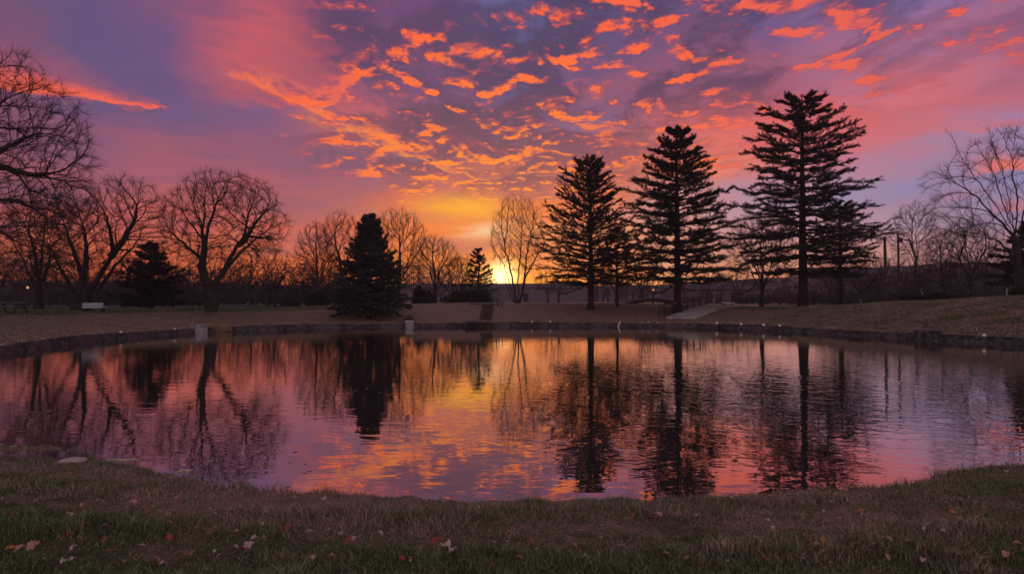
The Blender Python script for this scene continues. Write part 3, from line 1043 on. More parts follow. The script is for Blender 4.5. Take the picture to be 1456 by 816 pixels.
# ------------------------------------------------------------------ bare trees
bare_tree('big round crowned bare tree with a low fork into two main limbs', 300, 50, 242, 180, 0.40, seed=131, na=4200, kill=0.34, env=[(318, 322, 94, 82)],
          limbs=[([(300, 440, 0), (299, 425, 0), (297, 408, 0), (292, 395, 0)], 0.40, 0.27),
                 ([(297, 410), (288, 385), (289, 352), (284, 318), (270, 285), (258, 258)], 0.26, 0.04),
                 ([(290, 352), (298, 330), (310, 300), (322, 268), (330, 250)], 0.17, 0.03),
                 ([(288, 340), (272, 318), (252, 295), (236, 276)], 0.13, 0.03),
                 ([(286, 330), (290, 300), (292, 270), (290, 250)], 0.12, 0.03),
                 ([(299, 412), (315, 390), (333, 360), (347, 335), (352, 300), (350, 266)], 0.24, 0.04),
                 ([(340, 348), (360, 325), (378, 300), (390, 272)], 0.14, 0.03),
                 ([(318, 386), (345, 360), (372, 336), (396, 318)], 0.10, 0.03),
                 ([(289, 372), (268, 352), (246, 336), (228, 318)], 0.10, 0.03)])
bare_tree('wide bare tree with several thick leaning trunks fanning from one base at the left', 112, 48, 250, 190, 0.50, seed=32, na=4200, kill=0.36, env=[(104, 342, 62, 88), (178, 330, 62, 84)],
          limbs=[([(112, 442), (108, 420), (98, 398), (84, 372), (76, 345), (72, 310)], 0.38, 0.04),
                 ([(114, 442), (116, 415), (112, 385), (98, 350), (88, 318), (92, 285)], 0.34, 0.04),
                 ([(118, 442), (130, 412), (148, 384), (160, 362), (156, 330), (146, 290), (140, 262)], 0.40, 0.04),
                 ([(158, 364), (176, 340), (190, 312), (196, 280), (200, 258)], 0.22, 0.03),
                 ([(122, 440), (146, 405), (166, 380), (190, 352), (214, 330), (232, 316)], 0.24, 0.03),
                 ([(120, 430), (118, 396), (124, 360), (126, 322), (120, 290)], 0.24, 0.03)])
bare_tree('slimmer bare tree with upright forked stems, second from the left edge', 55, 52, 262, 120, 0.28, 7, 0.2, 33, maxang=0.75)
bare_tree('huge bare tree whose drooping limbs reach in from the left edge of the picture', -70, 38, 45, 400, 0.55, seed=34, na=5200, kill=0.32, hollow=0.3, env=[(-40, 235, 168, 185)],
          limbs=[([(-70, 455), (-72, 400), (-66, 330), (-60, 250), (-62, 170)], 0.55, 0.18),
                 ([(-62, 270), (-35, 240), (0, 215), (40, 200), (80, 190), (112, 196)], 0.2, 0.03),
                 ([(-62, 300), (-30, 280), (0, 282), (30, 285), (62, 300), (100, 318), (132, 326)], 0.2, 0.03),
                 ([(-62, 250), (-40, 200), (-15, 170), (10, 140), (30, 120), (40, 105)], 0.2, 0.03),
                 ([(-62, 230), (-30, 225), (5, 238), (45, 246), (85, 244), (120, 250)], 0.16, 0.03),
                 ([(-62, 200), (-40, 130), (-20, 95), (0, 75), (12, 62)], 0.18, 0.03),
                 ([(-66, 330), (-40, 320), (0, 335), (40, 362), (60, 380)], 0.14, 0.03),
                 ([(-66, 300), (-110, 230), (-170, 180), (-220, 150)], 0.22, 0.03),
                 ([(-62, 200), (-90, 130), (-120, 90)], 0.2, 0.03)])
bare_tree('small bare sapling with a feathery top between the big left tree and the spruce', 391, 62, 352, 44, 0.09, 6, 0.35, 35, na=300, maxang=0.6)
bare_tree('tall thin bare tree with an open crown left of the spruce', 450, 76, 312, 70, 0.16, 6, 0.35, 36, maxang=0.8)
bare_tree('bare tree with arched domed crown just behind the left of the spruce', 486, 78, 298, 78, 0.24, 8, 0.35, 37, maxang=0.9)
bare_tree('bare tree with smooth rounded crown rising behind the right of the spruce', 566, 76, 294, 96, 0.26, 9, 0.25, 38, maxang=0.95)
bare_tree('bare round topped tree with fine dense twigs right of the spruce', 618, 80, 332, 80, 0.24, 10, 0.18, 39, maxang=1.0)
bare_tree('low bare tree with two leaning stems between round tree and small spruce', 648, 84, 362, 66, 0.2, 8, 0.2, 40, maxang=1.1, stems=2)
bare_tree('pale bare tree with a cluster of slender upright stems, right of the sun', 734, 66, 276, 92, 0.17, seed=41, na=2200, kill=0.30, twl=0.6, twr=0.008, env=[(736, 340, 44, 66)],
          limbs=[([(734, 432), (732, 400), (724, 360), (718, 320), (714, 285)], 0.14, 0.02),
                 ([(736, 432), (738, 395), (740, 350), (742, 310), (744, 280)], 0.15, 0.02),
                 ([(738, 432), (744, 395), (754, 350), (760, 315), (762, 288)], 0.14, 0.02),
                 ([(734, 432), (726, 396), (722, 372), (706, 350), (700, 330)], 0.10, 0.02),
                 ([(731, 432), (722, 405), (712, 380)], 0.07, 0.02),
                 ([(738, 430), (750, 390), (768, 356), (780, 330)], 0.10, 0.02)])
bare_tree('bare tree with wiry drooping branches between the two right hand great pines', 1083, 60, 300, 110, 0.17, 12, 0.22, 42, maxang=1.25)
bare_tree('thin bare tree with airy round top behind the two poles', 1302, 92, 284, 74, 0.18, 7, 0.45, 43, maxang=0.8)
bare_tree('small bare tree with bushy crown left of the big right hand tree', 1344, 62, 322, 66, 0.17, 9, 0.3, 44, maxang=0.95)
bare_tree('bare tree with dark rounded branches close left of the big right hand tree', 1380, 60, 302, 82, 0.2, 9, 0.28, 45, maxang=1.0)
bare_tree('big bare tree with fan of straight bare boughs at the right edge', 1450, 44, 185, 260, 0.26, seed=46, na=1500, kill=0.42, tw=4, twl=0.8, full=True, hollow=0.6, twr=0.009, keep=2.2, env=[(1462, 290, 136, 112)],
          limbs=[([(1452, 432, 0), (1450, 400, 0), (1446, 365, 0), (1444, 338, 0)], 0.30, 0.2),
                 ([(1445, 345), (1420, 312), (1392, 285), (1362, 262), (1334, 246)], 0.12, 0.015),
                 ([(1445, 340), (1420, 300), (1392, 262), (1366, 222), (1356, 200)], 0.12, 0.015),
                 ([(1444, 338), (1426, 290), (1406, 240), (1388, 205)], 0.12, 0.015),
                 ([(1444, 338), (1436, 280), (1424, 230), (1412, 192)], 0.12, 0.015),
                 ([(1444, 338), (1448, 280), (1446, 225), (1438, 186)], 0.13, 0.015),
                 ([(1446, 340), (1462, 285), (1468, 235), (1472, 195)], 0.12, 0.015),
                 ([(1448, 345), (1490, 300), (1530, 250), (1560, 215)], 0.14, 0.015),
                 ([(1448, 350), (1500, 320), (1560, 290)], 0.12, 0.015),
                 ([(1447, 372), (1420, 345), (1390, 330), (1360, 326), (1338, 330)], 0.09, 0.015),
                 ([(1449, 402), (1425, 388), (1400, 386), (1375, 394), (1345, 388)], 0.07, 0.015)])

# young pale-barked trees on the right
for k, (px, Y, top, nm) in enumerate(((1224, 84, 386, 'young pale barked tree seen just left of the first tall pole'),
                                      (1312, 66, 378, 'young pale barked tree standing at the right end of the clipped hedge'),
                                      (1379, 70, 384, 'young pale barked tree with a pinkish crown on the right rise'),
                                      (1431, 68, 380, 'young pale barked tree nearest the right edge of the picture'))):
    bare_tree(nm, px, Y, top, 34, 0.055, 6, 0.45, 60 + k, na=260, bark=M_birch, maxang=0.6, name='young_tree', twr=0.008)

# middle-distance bare trees, three kinds copied along the far edge of the park
BG = 'bare trees of the far edge of the park'
protos = []
for k in range(4):
    p_ = bare_tree('bare tree in the dim row at the far edge of the park', 0, 100 + k, 0, (80, 66, 92, 54)[k], 0.16, 8, 0.25, 70 + k,
                   na=420, kill=0.5, step=0.34, tw=3, twl=0.6, maxang=1.0, group=BG, twr=0.014, hx=(6.5, 7.5, 5.5, 8.0)[k], X=[-62, -20, 34, 66][k])
    p_['label'] = 'bare tree in the dim row at the far edge, right half' if k > 1 else 'bare tree in the dim row at the far edge, left half'
    protos.append(p_)
r_ = random.Random(9)
spots = []
for px in list(range(-60, 470, 24)) + list(range(-50, 475, 17)) + list(range(1165, 1540, 27)) + list(range(560, 700, 30)) + list(range(770, 1130, 34)) + list(range(1170, 1540, 21)):
    spots.append((px + r_.uniform(-12, 12), r_.uniform(74, 130)))
for i, (px, Y) in enumerate(spots):
    o = copy_tree(protos[i % 4])
    x = at(px, 430, Y)[0]
    o.location = (x, Y, float(H(x, Y)))
    o['label'] = ('spreading bare tree of middle height', 'slim bare tree', 'short bushy bare tree', 'tall thick crowned bare tree')[i % 4] + \
        ' in the dim row beyond the ' + ('left bank' if px < 350 else 'spruce' if px < 700 else 'three great pines' if px < 1130 else 'right bank')
    s = r_.uniform(0.75, 1.30) * (0.72 if 560 <= px <= 1130 else 1.0)
    o.scale = (s, s, s); o.rotation_euler = (0, 0, r_.uniform(0, 6.28))

# far-off wood that reads as one mass
fw = MB()
rw_ = np.random.RandomState(77)
NT_ = 520
fx = rw_.uniform(-190, 190, NT_); fy = rw_.uniform(150, 230, NT_)
keep = ~((fx / fy > -0.10) & (fx / fy < 0.12) & (rw_.rand(NT_) < 0.75))
fx, fy = fx[keep], fy[keep]
fh = rw_.uniform(5, 8.5, len(fx)) + 1.5 * sines(fx, fy, 0.03, 3, 4)
S = np.stack([fx, fy, np.full(len(fx), 1.3)], -1)
P1, R1 = grow(S, np.tile([[0, 0, 1.0]], (len(fx), 1)), fh * 0.9, np.full(len(fx), 0.14), np.full(len(fx), 0.04), 5, 0.06, 0.05, rw_)
v, f = tubes(P1, R1, 4); fw.add(v, f)
S, D, L2, r2 = kidsof(P1, R1, fh * 0.9, 9, 0.15, 1.0, 0.3, 0.9, 0.42, 0.5, rw_)
P2, R2 = grow(S, D, L2, np.maximum(r2, .04), np.full(len(r2), 0.03), 4, 0.1, 0.05, rw_)
v, f = tubes(P2, R2, 3); fw.add(v, f)
S, D, L3, r3 = kidsof(P2, R2, L2, 8, 0.1, 1.0, 0.4, 1.0, 0.6, 0.5, rw_)
P3, R3 = grow(S, D, L3, np.full(len(r3), .035), np.full(len(r3), 0.02), 2, 0.1, 0.03, rw_)
v, f = tubes(P3, R3, 3); fw.add(v, f)
tag(fw.build('distant_wood', M_twig), 'dim purple grey bare wood along the horizon', 'wood', kind='stuff')

# brush and undergrowth under the far trees
ub = MB()
NU = 900
ux = np.concatenate([rw_.uniform(-0.95, -0.20, 520), rw_.uniform(0.28, 0.95, 380)]); uy = rw_.uniform(88, 140, NU); ux = ux * uy
uz = H(ux, uy)
ND = 9
S = np.repeat(np.stack([ux, uy, uz], -1), ND, 0)
D = rw_.randn(NU * ND, 3) * np.array([0.6, 0.6, 0.3]) + np.array([0, 0, 1.0])
ul = np.repeat(rw_.uniform(1.6, 3.6, NU) + 0.9 * sines(ux, uy, 0.08, 3, 6), ND) * rw_.uniform(0.6, 1.1, NU * ND)
P1, R1 = grow(S, D, ul, np.full(NU * ND, 0.035), np.full(NU * ND, 0.015), 4, 0.12, 0.05, rw_)
v, f = tubes(P1, R1, 3); ub.add(v, f)
S, D, L2, r2 = kidsof(P1, R1, ul, 7, 0.1, 1.0, 0.4, 1.1, 0.5, 0.6, rw_)
P2, R2 = grow(S, D, L2, np.full(len(r2), 0.02), np.full(len(r2), 0.012), 3, 0.15, 0.03, rw_)
v, f = tubes(P2, R2, 3); ub.add(v, f)
tag(ub.build('undergrowth', M_twig), 'dark tangled brush under the far trees at both sides', 'undergrowth', kind='stuff')

# distant low hills
hb = MB()
hxs = np.linspace(-900, 900, 181)


def hill_h(x):
    u = x / 420 * F + 728
    return np.interp(u, [-400, 0, 300, 560, 700, 760, 900, 1050, 1200, 1330, 1456, 1900], [15, 13, 12, 9, 9.5, 10.5, 10, 14, 21, 23, 20, 16])


for j, (yy, k) in enumerate(((300, 0.0), (330, 0.55), (350, 0.85), (375, 1.0), (410, 0.8), (440, 0.2))):
    hz_ = 0.5 + hill_h(hxs) * k * (1 + 0.03 * np.sin(hxs * 0.11) + 0.02 * np.sin(hxs * 0.37))
    hb.v.append(np.stack([hxs, np.full(181, yy), hz_], -1).astype(np.float32))
hf_ = [(j * 181 + i, j * 181 + i + 1, (j + 1) * 181 + i + 1, (j + 1) * 181 + i) for j in range(5) for i in range(180)]
hb.f.append(np.array(hf_)); hb.mi.append(np.zeros(len(hf_), int)); hb.n = 6 * 181
M_hill = simple('wooded_hill', (0.030, 0.024, 0.026), (0.07, 0.055, 0.058), 0.06, 1.0, 0.05, 0.5)
tag(hb.build('hills', M_hill, smooth=True), kind='structure')

# ------------------------------------------------------------------ poles, hedge, shrubs
def pole(label, px, Y, top, rad):
    b = at(px, 430, Y); z = float(H(b[0], Y)); zt = at(px, top, Y)[2]
    root = empty('utility_pole', (b[0], Y, z))
    m = MB(); m.tube([(0, 0, -0.3), (0.02, 0, (zt - z) * 0.5), (0, 0, zt - z)], [rad, rad * 0.93, rad * 0.85], 10)
    m.build('pole', M_wood, root, True)
    m = MB(); m.tube([(0, 0, zt - z - 0.01), (0, 0, zt - z + 0.05)], [rad * 0.95, rad * 0.6], 10)
    m.build('cap', M_dark, root)
    m = MB(); m.box((0.0, -rad - 0.01, 1.7), (0.16, 0.02, 0.24)); m.build('plate', M_greywood, root)
    return tag(root, label, 'pole')


pole('thicker dark wooden pole with a flat top, left one of the two poles', 1259, 52, 338, 0.12)
pole('slimmer dark wooden pole standing farther back, right one of the two poles', 1278, 58, 334, 0.10)


def leafy(name, label, cat, px, Y, w, d, h, seed, material=None, boxy=False, n=5200, sink=0.0):
    b = at(px, 430, Y); z = float(H(b[0], Y)) - sink
    r = np.random.RandomState(seed)
    u = r.uniform(-1, 1, (n, 3)); u[:, 2] = np.abs(u[:, 2])
    if not boxy:
        u = norm(r.randn(n, 3)) * (r.rand(n, 1) ** 0.35); u[:, 2] = np.abs(u[:, 2])
    u *= 1 + 0.32 * sines(u[:, :1] * 5, u[:, 1:2] * 5 + u[:, 2:3] * 4, 1.0, 4, seed)
    C = u * np.array([w / 2, d / 2, h])
    root = empty(name, (b[0], Y, z))
    m = MB(); V, Fc = tuft_arrays(C, norm(u + 0.01), 4, 0.16, 0.06, r); m.add(V, Fc)
    m.build('foliage', material or M_hedge, root)
    m = MB()
    for k in range(6):
        a = k * 1.05
        m.tube([(0.1 * math.cos(a), 0.1 * math.sin(a), -0.1), (w * .3 * math.cos(a), d * .3 * math.sin(a), h * 0.7)], [0.03, 0.012], 5)
    m.build('stems', M_bark, root)
    return tag(root, label, cat)


leafy('hedge', 'clipped dark hedge on the rise beside the right hand pole', 'hedge', 1296, 64, 2.1, 0.8, 0.62, 1, boxy=True)
leafy('shrub', 'small round dark shrub left of the spruce, nearer the big bare tree', 'shrub', 412, 74, 1.7, 1.4, 0.8, 2)
leafy('shrub', 'larger round dark shrub next to the foot of the spruce', 'shrub', 452, 72, 2.0, 1.6, 1.3, 3)
leafy('shrub', 'low dark shrub under the leaning stems left of the small spruce', 'shrub', 600, 76, 2.4, 1.6, 1.5, 4)
leafy('shrub', 'spreading dark shrub at the foot of the small spruce by the sun', 'shrub', 664, 73, 4.4, 2.0, 1.0, 5)
leafy('shrub', 'dry brown tuft of reeds beside the grey block on the far wall', 'shrub', 581, 53.0, 0.75, 0.4, 0.42, 7, M_brown, n=700)
leafy('shrub', 'dark shrub on the right rise below the bare trees', 'shrub', 1345, 58, 2.6, 1.5, 0.7, 8)
leafy('shrub', 'dark shrub by the base of the big bare tree at the right edge', 'shrub', 1452, 43, 1.3, 1.0, 0.45, 9)

# ------------------------------------------------------------------ built things by the water
def on_ground(px, Y):
    b = at(px, 430, Y)
    return np.array([b[0], Y, float(H(b[0], Y))])


# square pier block and the rounded boulder in the wall at the left
def shore(px, py, off):
    p = on_z(px, py, 0.0)[:2]
    v = p - np.array([CX, CY]); R = np.linalg.norm(v); v /= R
    t_, d_ = pond(p[0], p[1])
    q = p + v * (off - float(d_))
    return q, math.atan2(v[1], v[0])


def rock(name, label, cat, q, size, material, seed, z0=-0.1, rz=0.0, flat=False):
    r = np.random.RandomState(seed)
    nu, nv = 20, 12
    v = []
    for j in range(nv + 1):
        ph = math.pi * j / nv
        for i in range(nu):
            a = 2 * math.pi * i / nu
            x, y, z = math.sin(ph) * math.cos(a), math.sin(ph) * math.sin(a), math.cos(ph)
            e = 0.62
            x, y, z = [math.copysign(abs(c) ** e, c) for c in (x, y, z)]
            v.append((x, y, z))
    v = np.array(v)
    v *= (1 + 0.07 * sines(v[:, 0] * 2, v[:, 1] * 2 + v[:, 2] * 1.7, 1.2, 6, seed))[:, None]
    v = v * np.array(size) / 2 + np.array([0, 0, size[2] / 2])
    f = [(j * nu + i, (j + 1) * nu + i, (j + 1) * nu + (i + 1) % nu, j * nu + (i + 1) % nu) for j in range(nv) for i in range(nu)]
    m = MB(); m.add(v, f)
    o = m.build(name, material, smooth=True)
    o.location = (q[0], q[1], z0); o.rotation_euler = (0, 0, rz)
    return tag(o, label, cat)


q, a = shore(297, 474, 0.12)
bk = empty('stone_pier', (q[0], q[1], -0.1), a + math.pi / 2)
m = MB(); m.box((0, 0, 0.28), (0.80, 0.62, 0.56), taper=0.97); m.build('block', M_stone, bk)
m = MB(); m.box((0, 0, 0.60), (0.88, 0.70, 0.08), taper=0.96); m.build('capstone', M_stone, bk)
tag(bk, 'square pale grey stone pier set in the pond wall at the left', 'stone pier')
q, a = shore(321, 472, 0.22)
rock('boulder', 'rounded brown boulder right beside the square grey stone pier', 'boulder', q, (1.35, 0.8, 0.62), M_brown, 3, -0.06, a + math.pi / 2)
q, a = shore(593, 467, 0.12)
bk = empty('stone_block', (q[0], q[1], -0.1), a + math.pi / 2)
m = MB(); m.box((0, 0, 0.27), (0.62, 0.55, 0.54), taper=0.95); m.build('block', M_stone, bk)
m = MB(); m.box((0, 0, 0.565), (0.66, 0.58, 0.05), taper=0.96); m.build('capstone', M_palestone, bk)
tag(bk, 'small pale grey stone block in the far wall right of the spruce', 'stone block')
q, a = shore(1306, 484, 0.22)
ou = empty('drain_outlet', (q[0], q[1], -0.1), a + math.pi / 2)
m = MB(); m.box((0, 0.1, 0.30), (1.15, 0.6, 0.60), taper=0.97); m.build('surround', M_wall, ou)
m = MB(); m.box((0, 0.06, 0.63), (1.25, 0.72, 0.06), taper=0.97); m.build('capstone', M_greywood, ou)
m = MB(); m.tube([(0, 0.45, 0.32), (0, 0.37, 0.32)], [0.17, 0.17], 16); m.build('pipe_mouth', M_dark, ou)
tag(ou, 'dark square stone drain outlet with flat cap in the right hand wall', 'drain outlet')
q, a = shore(1212, 478, 0.28)
o = MB().box((0, 0, 0.0), (1.05, 0.5, 0.10), taper=0.95).build('coping_slab', M_brown)
o.location = (q[0], q[1], 0.36); o.rotation_euler = (0, 0, a + math.pi / 2)
tag(o, 'flat reddish brown coping slab lying on top of the right hand wall', 'stone slab')

# railed viewing platform with steps to the water
q = on_ground(690, 62.5)
vp = empty('viewing_platform', q)
m = MB()
m.box((-0.12, 0, 0.05), (2.5, 1.2, 0.10)); m.build('deck', M_greywood, vp)
rl = MB()
for x in (-1.3, -0.65, 0.0, 0.65, 1.05):
    rl.tube([(x, -0.6, -0.25), (x, -0.6, 0.62)], 0.028, 6)
for z in (0.62, 0.42, 0.22):
    rl.tube([(-1.3, -0.6, z), (1.05, -0.6, z)], 0.022, 6)
for x in (-1.3, 1.05):
    rl.tube([(x, -0.6, 0.60), (x, 0.55, 0.60)], 0.022, 6)
    rl.tube([(x, 0.55, 0), (x, 0.55, 0.62)], 0.028, 6)
rl.build('railing', M_dark, vp)
for k in range(7):
    yk = -0.9 - k * 1.05
    zg = float(H(q[0] + 0.25, q[1] + yk)) - q[2]
    MB().box((0.30, yk, zg + 0.02), (1.0, 0.95, 0.16)).build('step', M_wood, vp)
lg = MB()
for x in (1.25, 1.6):
    lg.tube([(x, -0.7, -0.5), (x, -0.7, 0.28)], 0.035, 6)
    lg.tube([(x, -1.6, -0.75), (x, -1.6, 0.1)], 0.035, 6)
lg.tube([(1.05, -0.6, 0.6), (1.25, -0.7, 0.28), (1.6, -1.6, 0.1)], 0.03, 6)
lg.build('handrail', M_dark, vp)
tag(vp, 'dark railed wooden platform with steps on the bank below the small spruce', 'platform')
q, a = shore(684, 466, 0.15)
ld = empty('landing_stage', (q[0], q[1], 0.0), a - math.pi / 2)
MB().box((0, 0, 0.44), (1.9, 0.9, 0.08)).build('deck', M_greywood, ld)
for x in (-0.85, 0.85):
    for y in (-0.38, 0.38):
        MB().tube([(x, y, -0.4), (x, y, 0.47)], 0.05, 8).build('post', M_wood, ld)
MB().box((0, -0.40, 0.34), (1.8, 0.05, 0.12)).build('beam', M_wood, ld)
tag(ld, 'low wooden landing stage over the far wall below the railed platform', 'landing stage')

# concrete steps climbing to the right with handrails
A = on_ground(968, 54.2); B = on_ground(1030, 61.0)
st = empty('stone_steps', A)
nst = 11
dirv = (B - A)[:2]; Ls = np.linalg.norm(dirv); dirv = dirv / Ls
ang = math.atan2(dirv[1], dirv[0])
for k in range(nst):
    c = A[:2] + dirv * Ls * (k + 0.5) / nst
    z = float(H(c[0], c[1])) - A[2]
    b = MB(); b.box((c[0] - A[0], c[1] - A[1], z + 0.03), (Ls / nst - 0.015, 2.6, 0.20), rz=ang, taper=0.985)
    b.build('step', M_concrete, st)
tag(st, 'broad pale concrete steps climbing from the water to the right, between two great pines', 'steps')
hr = empty('handrail', A)
sidev = np.array([-dirv[1], dirv[0]])
for side, nm in ((1.42, 0), (1.95, 1)):
    m = MB(); tp_, mp_ = [], []
    for k in range(7):
        c = A[:2] + dirv * Ls * k / 6 * 0.92 + sidev * side
        z = float(H(c[0], c[1])) - A[2]
        MB().tube([(c[0] - A[0], c[1] - A[1], z - 0.1), (c[0] - A[0], c[1] - A[1], z + 0.92)], 0.035, 8).build('post', M_dark, hr)
        tp_.append((c[0] - A[0], c[1] - A[1], z + 0.92)); mp_.append((c[0] - A[0], c[1] - A[1], z + 0.5))
    m.tube(tp_, 0.045, 8); m.build('top_rail', M_greywood if nm == 0 else M_dark, hr)
    m = MB(); m.tube(mp_, 0.04, 8); m.tube([(p[0], p[1], p[2] - 0.22) for p in mp_], 0.035, 8); m.tube([(p[0], p[1], p[2] + 0.20) for p in mp_], 0.035, 8); m.build('middle_rail', M_dark, hr)
tag(hr, 'dark double metal handrail running up the left side of the concrete steps', 'handrail')

# pale paved strips behind the crest
def strip(name, p0, p1, w, material):
    n = 30
    a0 = np.array(p0[:2]); a1 = np.array(p1[:2]); d = norm(a1 - a0); s = np.array([-d[1], d[0]])
    v = []
    for k in range(n + 1):
        c = a0 + (a1 - a0) * k / n
        for e in (-w / 2, 0, w / 2):
            q_ = c + s * e
            v.append((q_[0], q_[1], float(H(q_[0], q_[1])) + 0.03))
    f = [(k * 3 + j, (k + 1) * 3 + j, (k + 1) * 3 + j + 1, k * 3 + j + 1) for k in range(n) for j in range(2)]
    m = MB(); m.add(v, f)
    return tag(m.build(name, material, smooth=True), kind='structure')


strip('path', at(640, 430, 69), at(962, 430, 65.5), 2.4, M_concrete)
strip('path', at(1025, 430, 62), at(1250, 430, 66), 2.6, M_concrete)
strip('road', at(-60, 430, 78), at(480, 430, 88), 5.0, M_roof)

# low arched footbridge
q = on_ground(926, 68)
fb = empty('footbridge', q)
dk = MB(); n = 14
xs = np.linspace(-2.6, 2.6, n + 1)
zz = 0.10 + 0.50 * (1 - (xs / 2.6) ** 2)
for i in range(n):
    xc = (xs[i] + xs[i + 1]) / 2; zc_ = (zz[i] + zz[i + 1]) / 2
    v = [(xs[i], -0.8, zz[i] - 0.30), (xs[i + 1], -0.8, zz[i + 1] - 0.30), (xs[i + 1], 0.8, zz[i + 1] - 0.30), (xs[i], 0.8, zz[i] - 0.30),
         (xs[i], -0.8, zz[i]), (xs[i + 1], -0.8, zz[i + 1]), (xs[i + 1], 0.8, zz[i + 1]), (xs[i], 0.8, zz[i])]
    dk.add(v, [(0, 3, 2, 1), (4, 5, 6, 7), (0, 1, 5, 4), (2, 3, 7, 6)])
dk.build('deck', M_wood, fb)
for y in (-0.8, 0.8):
    m = MB(); m.tube([(x, y, z + 0.06) for x, z in zip(xs, zz)], 0.04, 6); m.build('kerb_rail', M_greywood, fb)
tag(fb, 'low dark arched footbridge with thin edge rails behind the middle great pine', 'footbridge')

# bollards and low wall near the top of the steps
for k, (px, Y, h, w, lab) in enumerate(((1000, 64, 0.62, 0.22, 'pale square post left of the pair behind the top of the steps'),
                                         (1015, 65, 0.60, 0.20, 'pale square post right of the pair behind the top of the steps'),
                                         (1027, 60.5, 0.42, 0.20, 'short pale post beside the top of the concrete steps'))):
    q = on_ground(px, Y)
    b = empty('bollard', q)
    MB().box((0, 0, h / 2 - 0.05), (w, w, h + 0.1), taper=0.9).build('post', M_stone, b)
    MB().box((0, 0, h + 0.02), (w * 1.1, w * 1.1, 0.05), taper=0.6).build('cap', M_palestone, b)
    tag(b, lab, 'bollard')
q = on_ground(1036, 60.5)
b = empty('stone_bench', q)
MB().box((0, 0, 0.36), (0.95, 0.45, 0.09)).build('seat', M_palestone, b)
for x in (-0.33, 0.33):
    MB().box((x, 0, 0.13), (0.16, 0.38, 0.36)).build('leg', M_stone, b)
tag(b, 'small pale stone bench at the top right of the concrete steps', 'bench')

# far buildings
def building(px, Y, w, d, h, label, nwin, rz=0.0):
    q = on_ground(px, Y)
    b = empty('low_building', (q[0], Y, q[2] - 0.2), rz)
    MB().box((0, 0, h / 2), (w, d, h)).build('wall', M_bldg, b)
    rf = MB()
    e = 0.35; hh = w / 2 + e; dd_ = d / 2 + e
    v = [(-hh, -dd_, h), (hh, -dd_, h), (hh, dd_, h), (-hh, dd_, h), (-hh, 0, h + 1.0), (hh, 0, h + 1.0)]
    rf.add(v, [(0, 1, 5, 4), (2, 3, 4, 5), (1, 2, 5, 5), (3, 0, 4, 4), (0, 3, 2, 1)])
    rf.build('roof', M_roof, b)
    for k in range(nwin):
        x = -w / 2 + (k + 0.5) * w / nwin
        wn = MB().box((x, -d / 2 - 0.03, h * 0.55), (1.3, 0.06, 1.0)).build('window', M_greywood, b)
        MB().box((x, -d / 2 - 0.07, h * 0.55), (1.12, 0.03, 0.82)).build('pane', M_glass, wn)
    MB().box((w * 0.03, -d / 2 - 0.04, 1.05), (1.1, 0.08, 2.1)).build('door', M_dark, b)
    return tag(b, label, 'building')


building(742, 150, 26, 10, 3.3, 'long low lilac building beyond the park right of the sun', 0)
building(614, 140, 12, 8, 3.0, 'pale low building glimpsed behind the round topped tree', 0)
building(1030, 120, 14, 8, 2.6, 'low grey building beyond the top of the concrete steps', 0)

# street lamps that are lit
def lamp(px, Y, py, label):
    q = on_ground(px, Y); z = at(px, py, Y)[2] - q[2]
    b = empty('street_lamp', q)
    MB().tube([(0, 0, -0.2), (0, 0, z - 0.1)], [0.06, 0.04], 8).build('post', M_dark, b)
    m = MB(); m.tube([(0, 0, z - 0.16), (0, 0, z - 0.06), (0, 0, z + 0.08), (0, 0, z + 0.16)], [0.07, 0.15, 0.14, 0.05], 10); m.build('lantern', M_lamp, b)
    MB().tube([(0, 0, z + 0.16), (0, 0, z + 0.24)], [0.19, 0.03], 10).build('hood', M_dark, b)
    tag(b, label, 'street lamp')


lamp(592, 92, 420, 'lit reddish lamp glimmering low behind the trees right of the spruce')
lamp(929, 90, 412, 'lit yellowish lamp seen left of the trunk of the middle great pine')
lamp(39, 80, 409, 'lit pale lamp far behind the trees at the left edge')

# park furniture at the left
q = on_ground(132, 45.5)
b = empty('park_bench', (q[0], q[1], q[2]))
MB().box((0, 0, 0.40), (1.38, 0.06, 0.36), rx=-0.12).build('backrest', M_white, b)
MB().box((0, 0.26, 0.28), (1.38, 0.42, 0.05)).build('seat', M_white, b)
for x in (-0.55, 0.55):
    MB().box((x, 0.2, 0.13), (0.06, 0.40, 0.30)).build('leg', M_dark, b)
tag(b, 'low bluish white bench with a solid back, under the leaning trees at the left', 'bench')
q = on_ground(14, 40)
b = empty('picnic_table', q)
MB().box((0, 0, 0.62), (1.6, 0.7, 0.06)).build('tabletop', M_greywood, b)
for y in (-0.62, 0.62):
    MB().box((0, y, 0.38), (1.6, 0.26, 0.05)).build('seat', M_greywood, b)
for x in (-0.6, 0.6):
    m = MB(); m.tube([(x, -0.6, 0), (x, -0.2, 0.6)], 0.04, 6); m.tube([(x, 0.6, 0), (x, 0.2, 0.6)], 0.04, 6); m.tube([(x, -0.7, 0.34), (x, 0.7, 0.34)], 0.035, 6)
    m.build('leg', M_dark, b)
tag(b, 'dark picnic table with paler top on the crest at the left edge', 'picnic table')

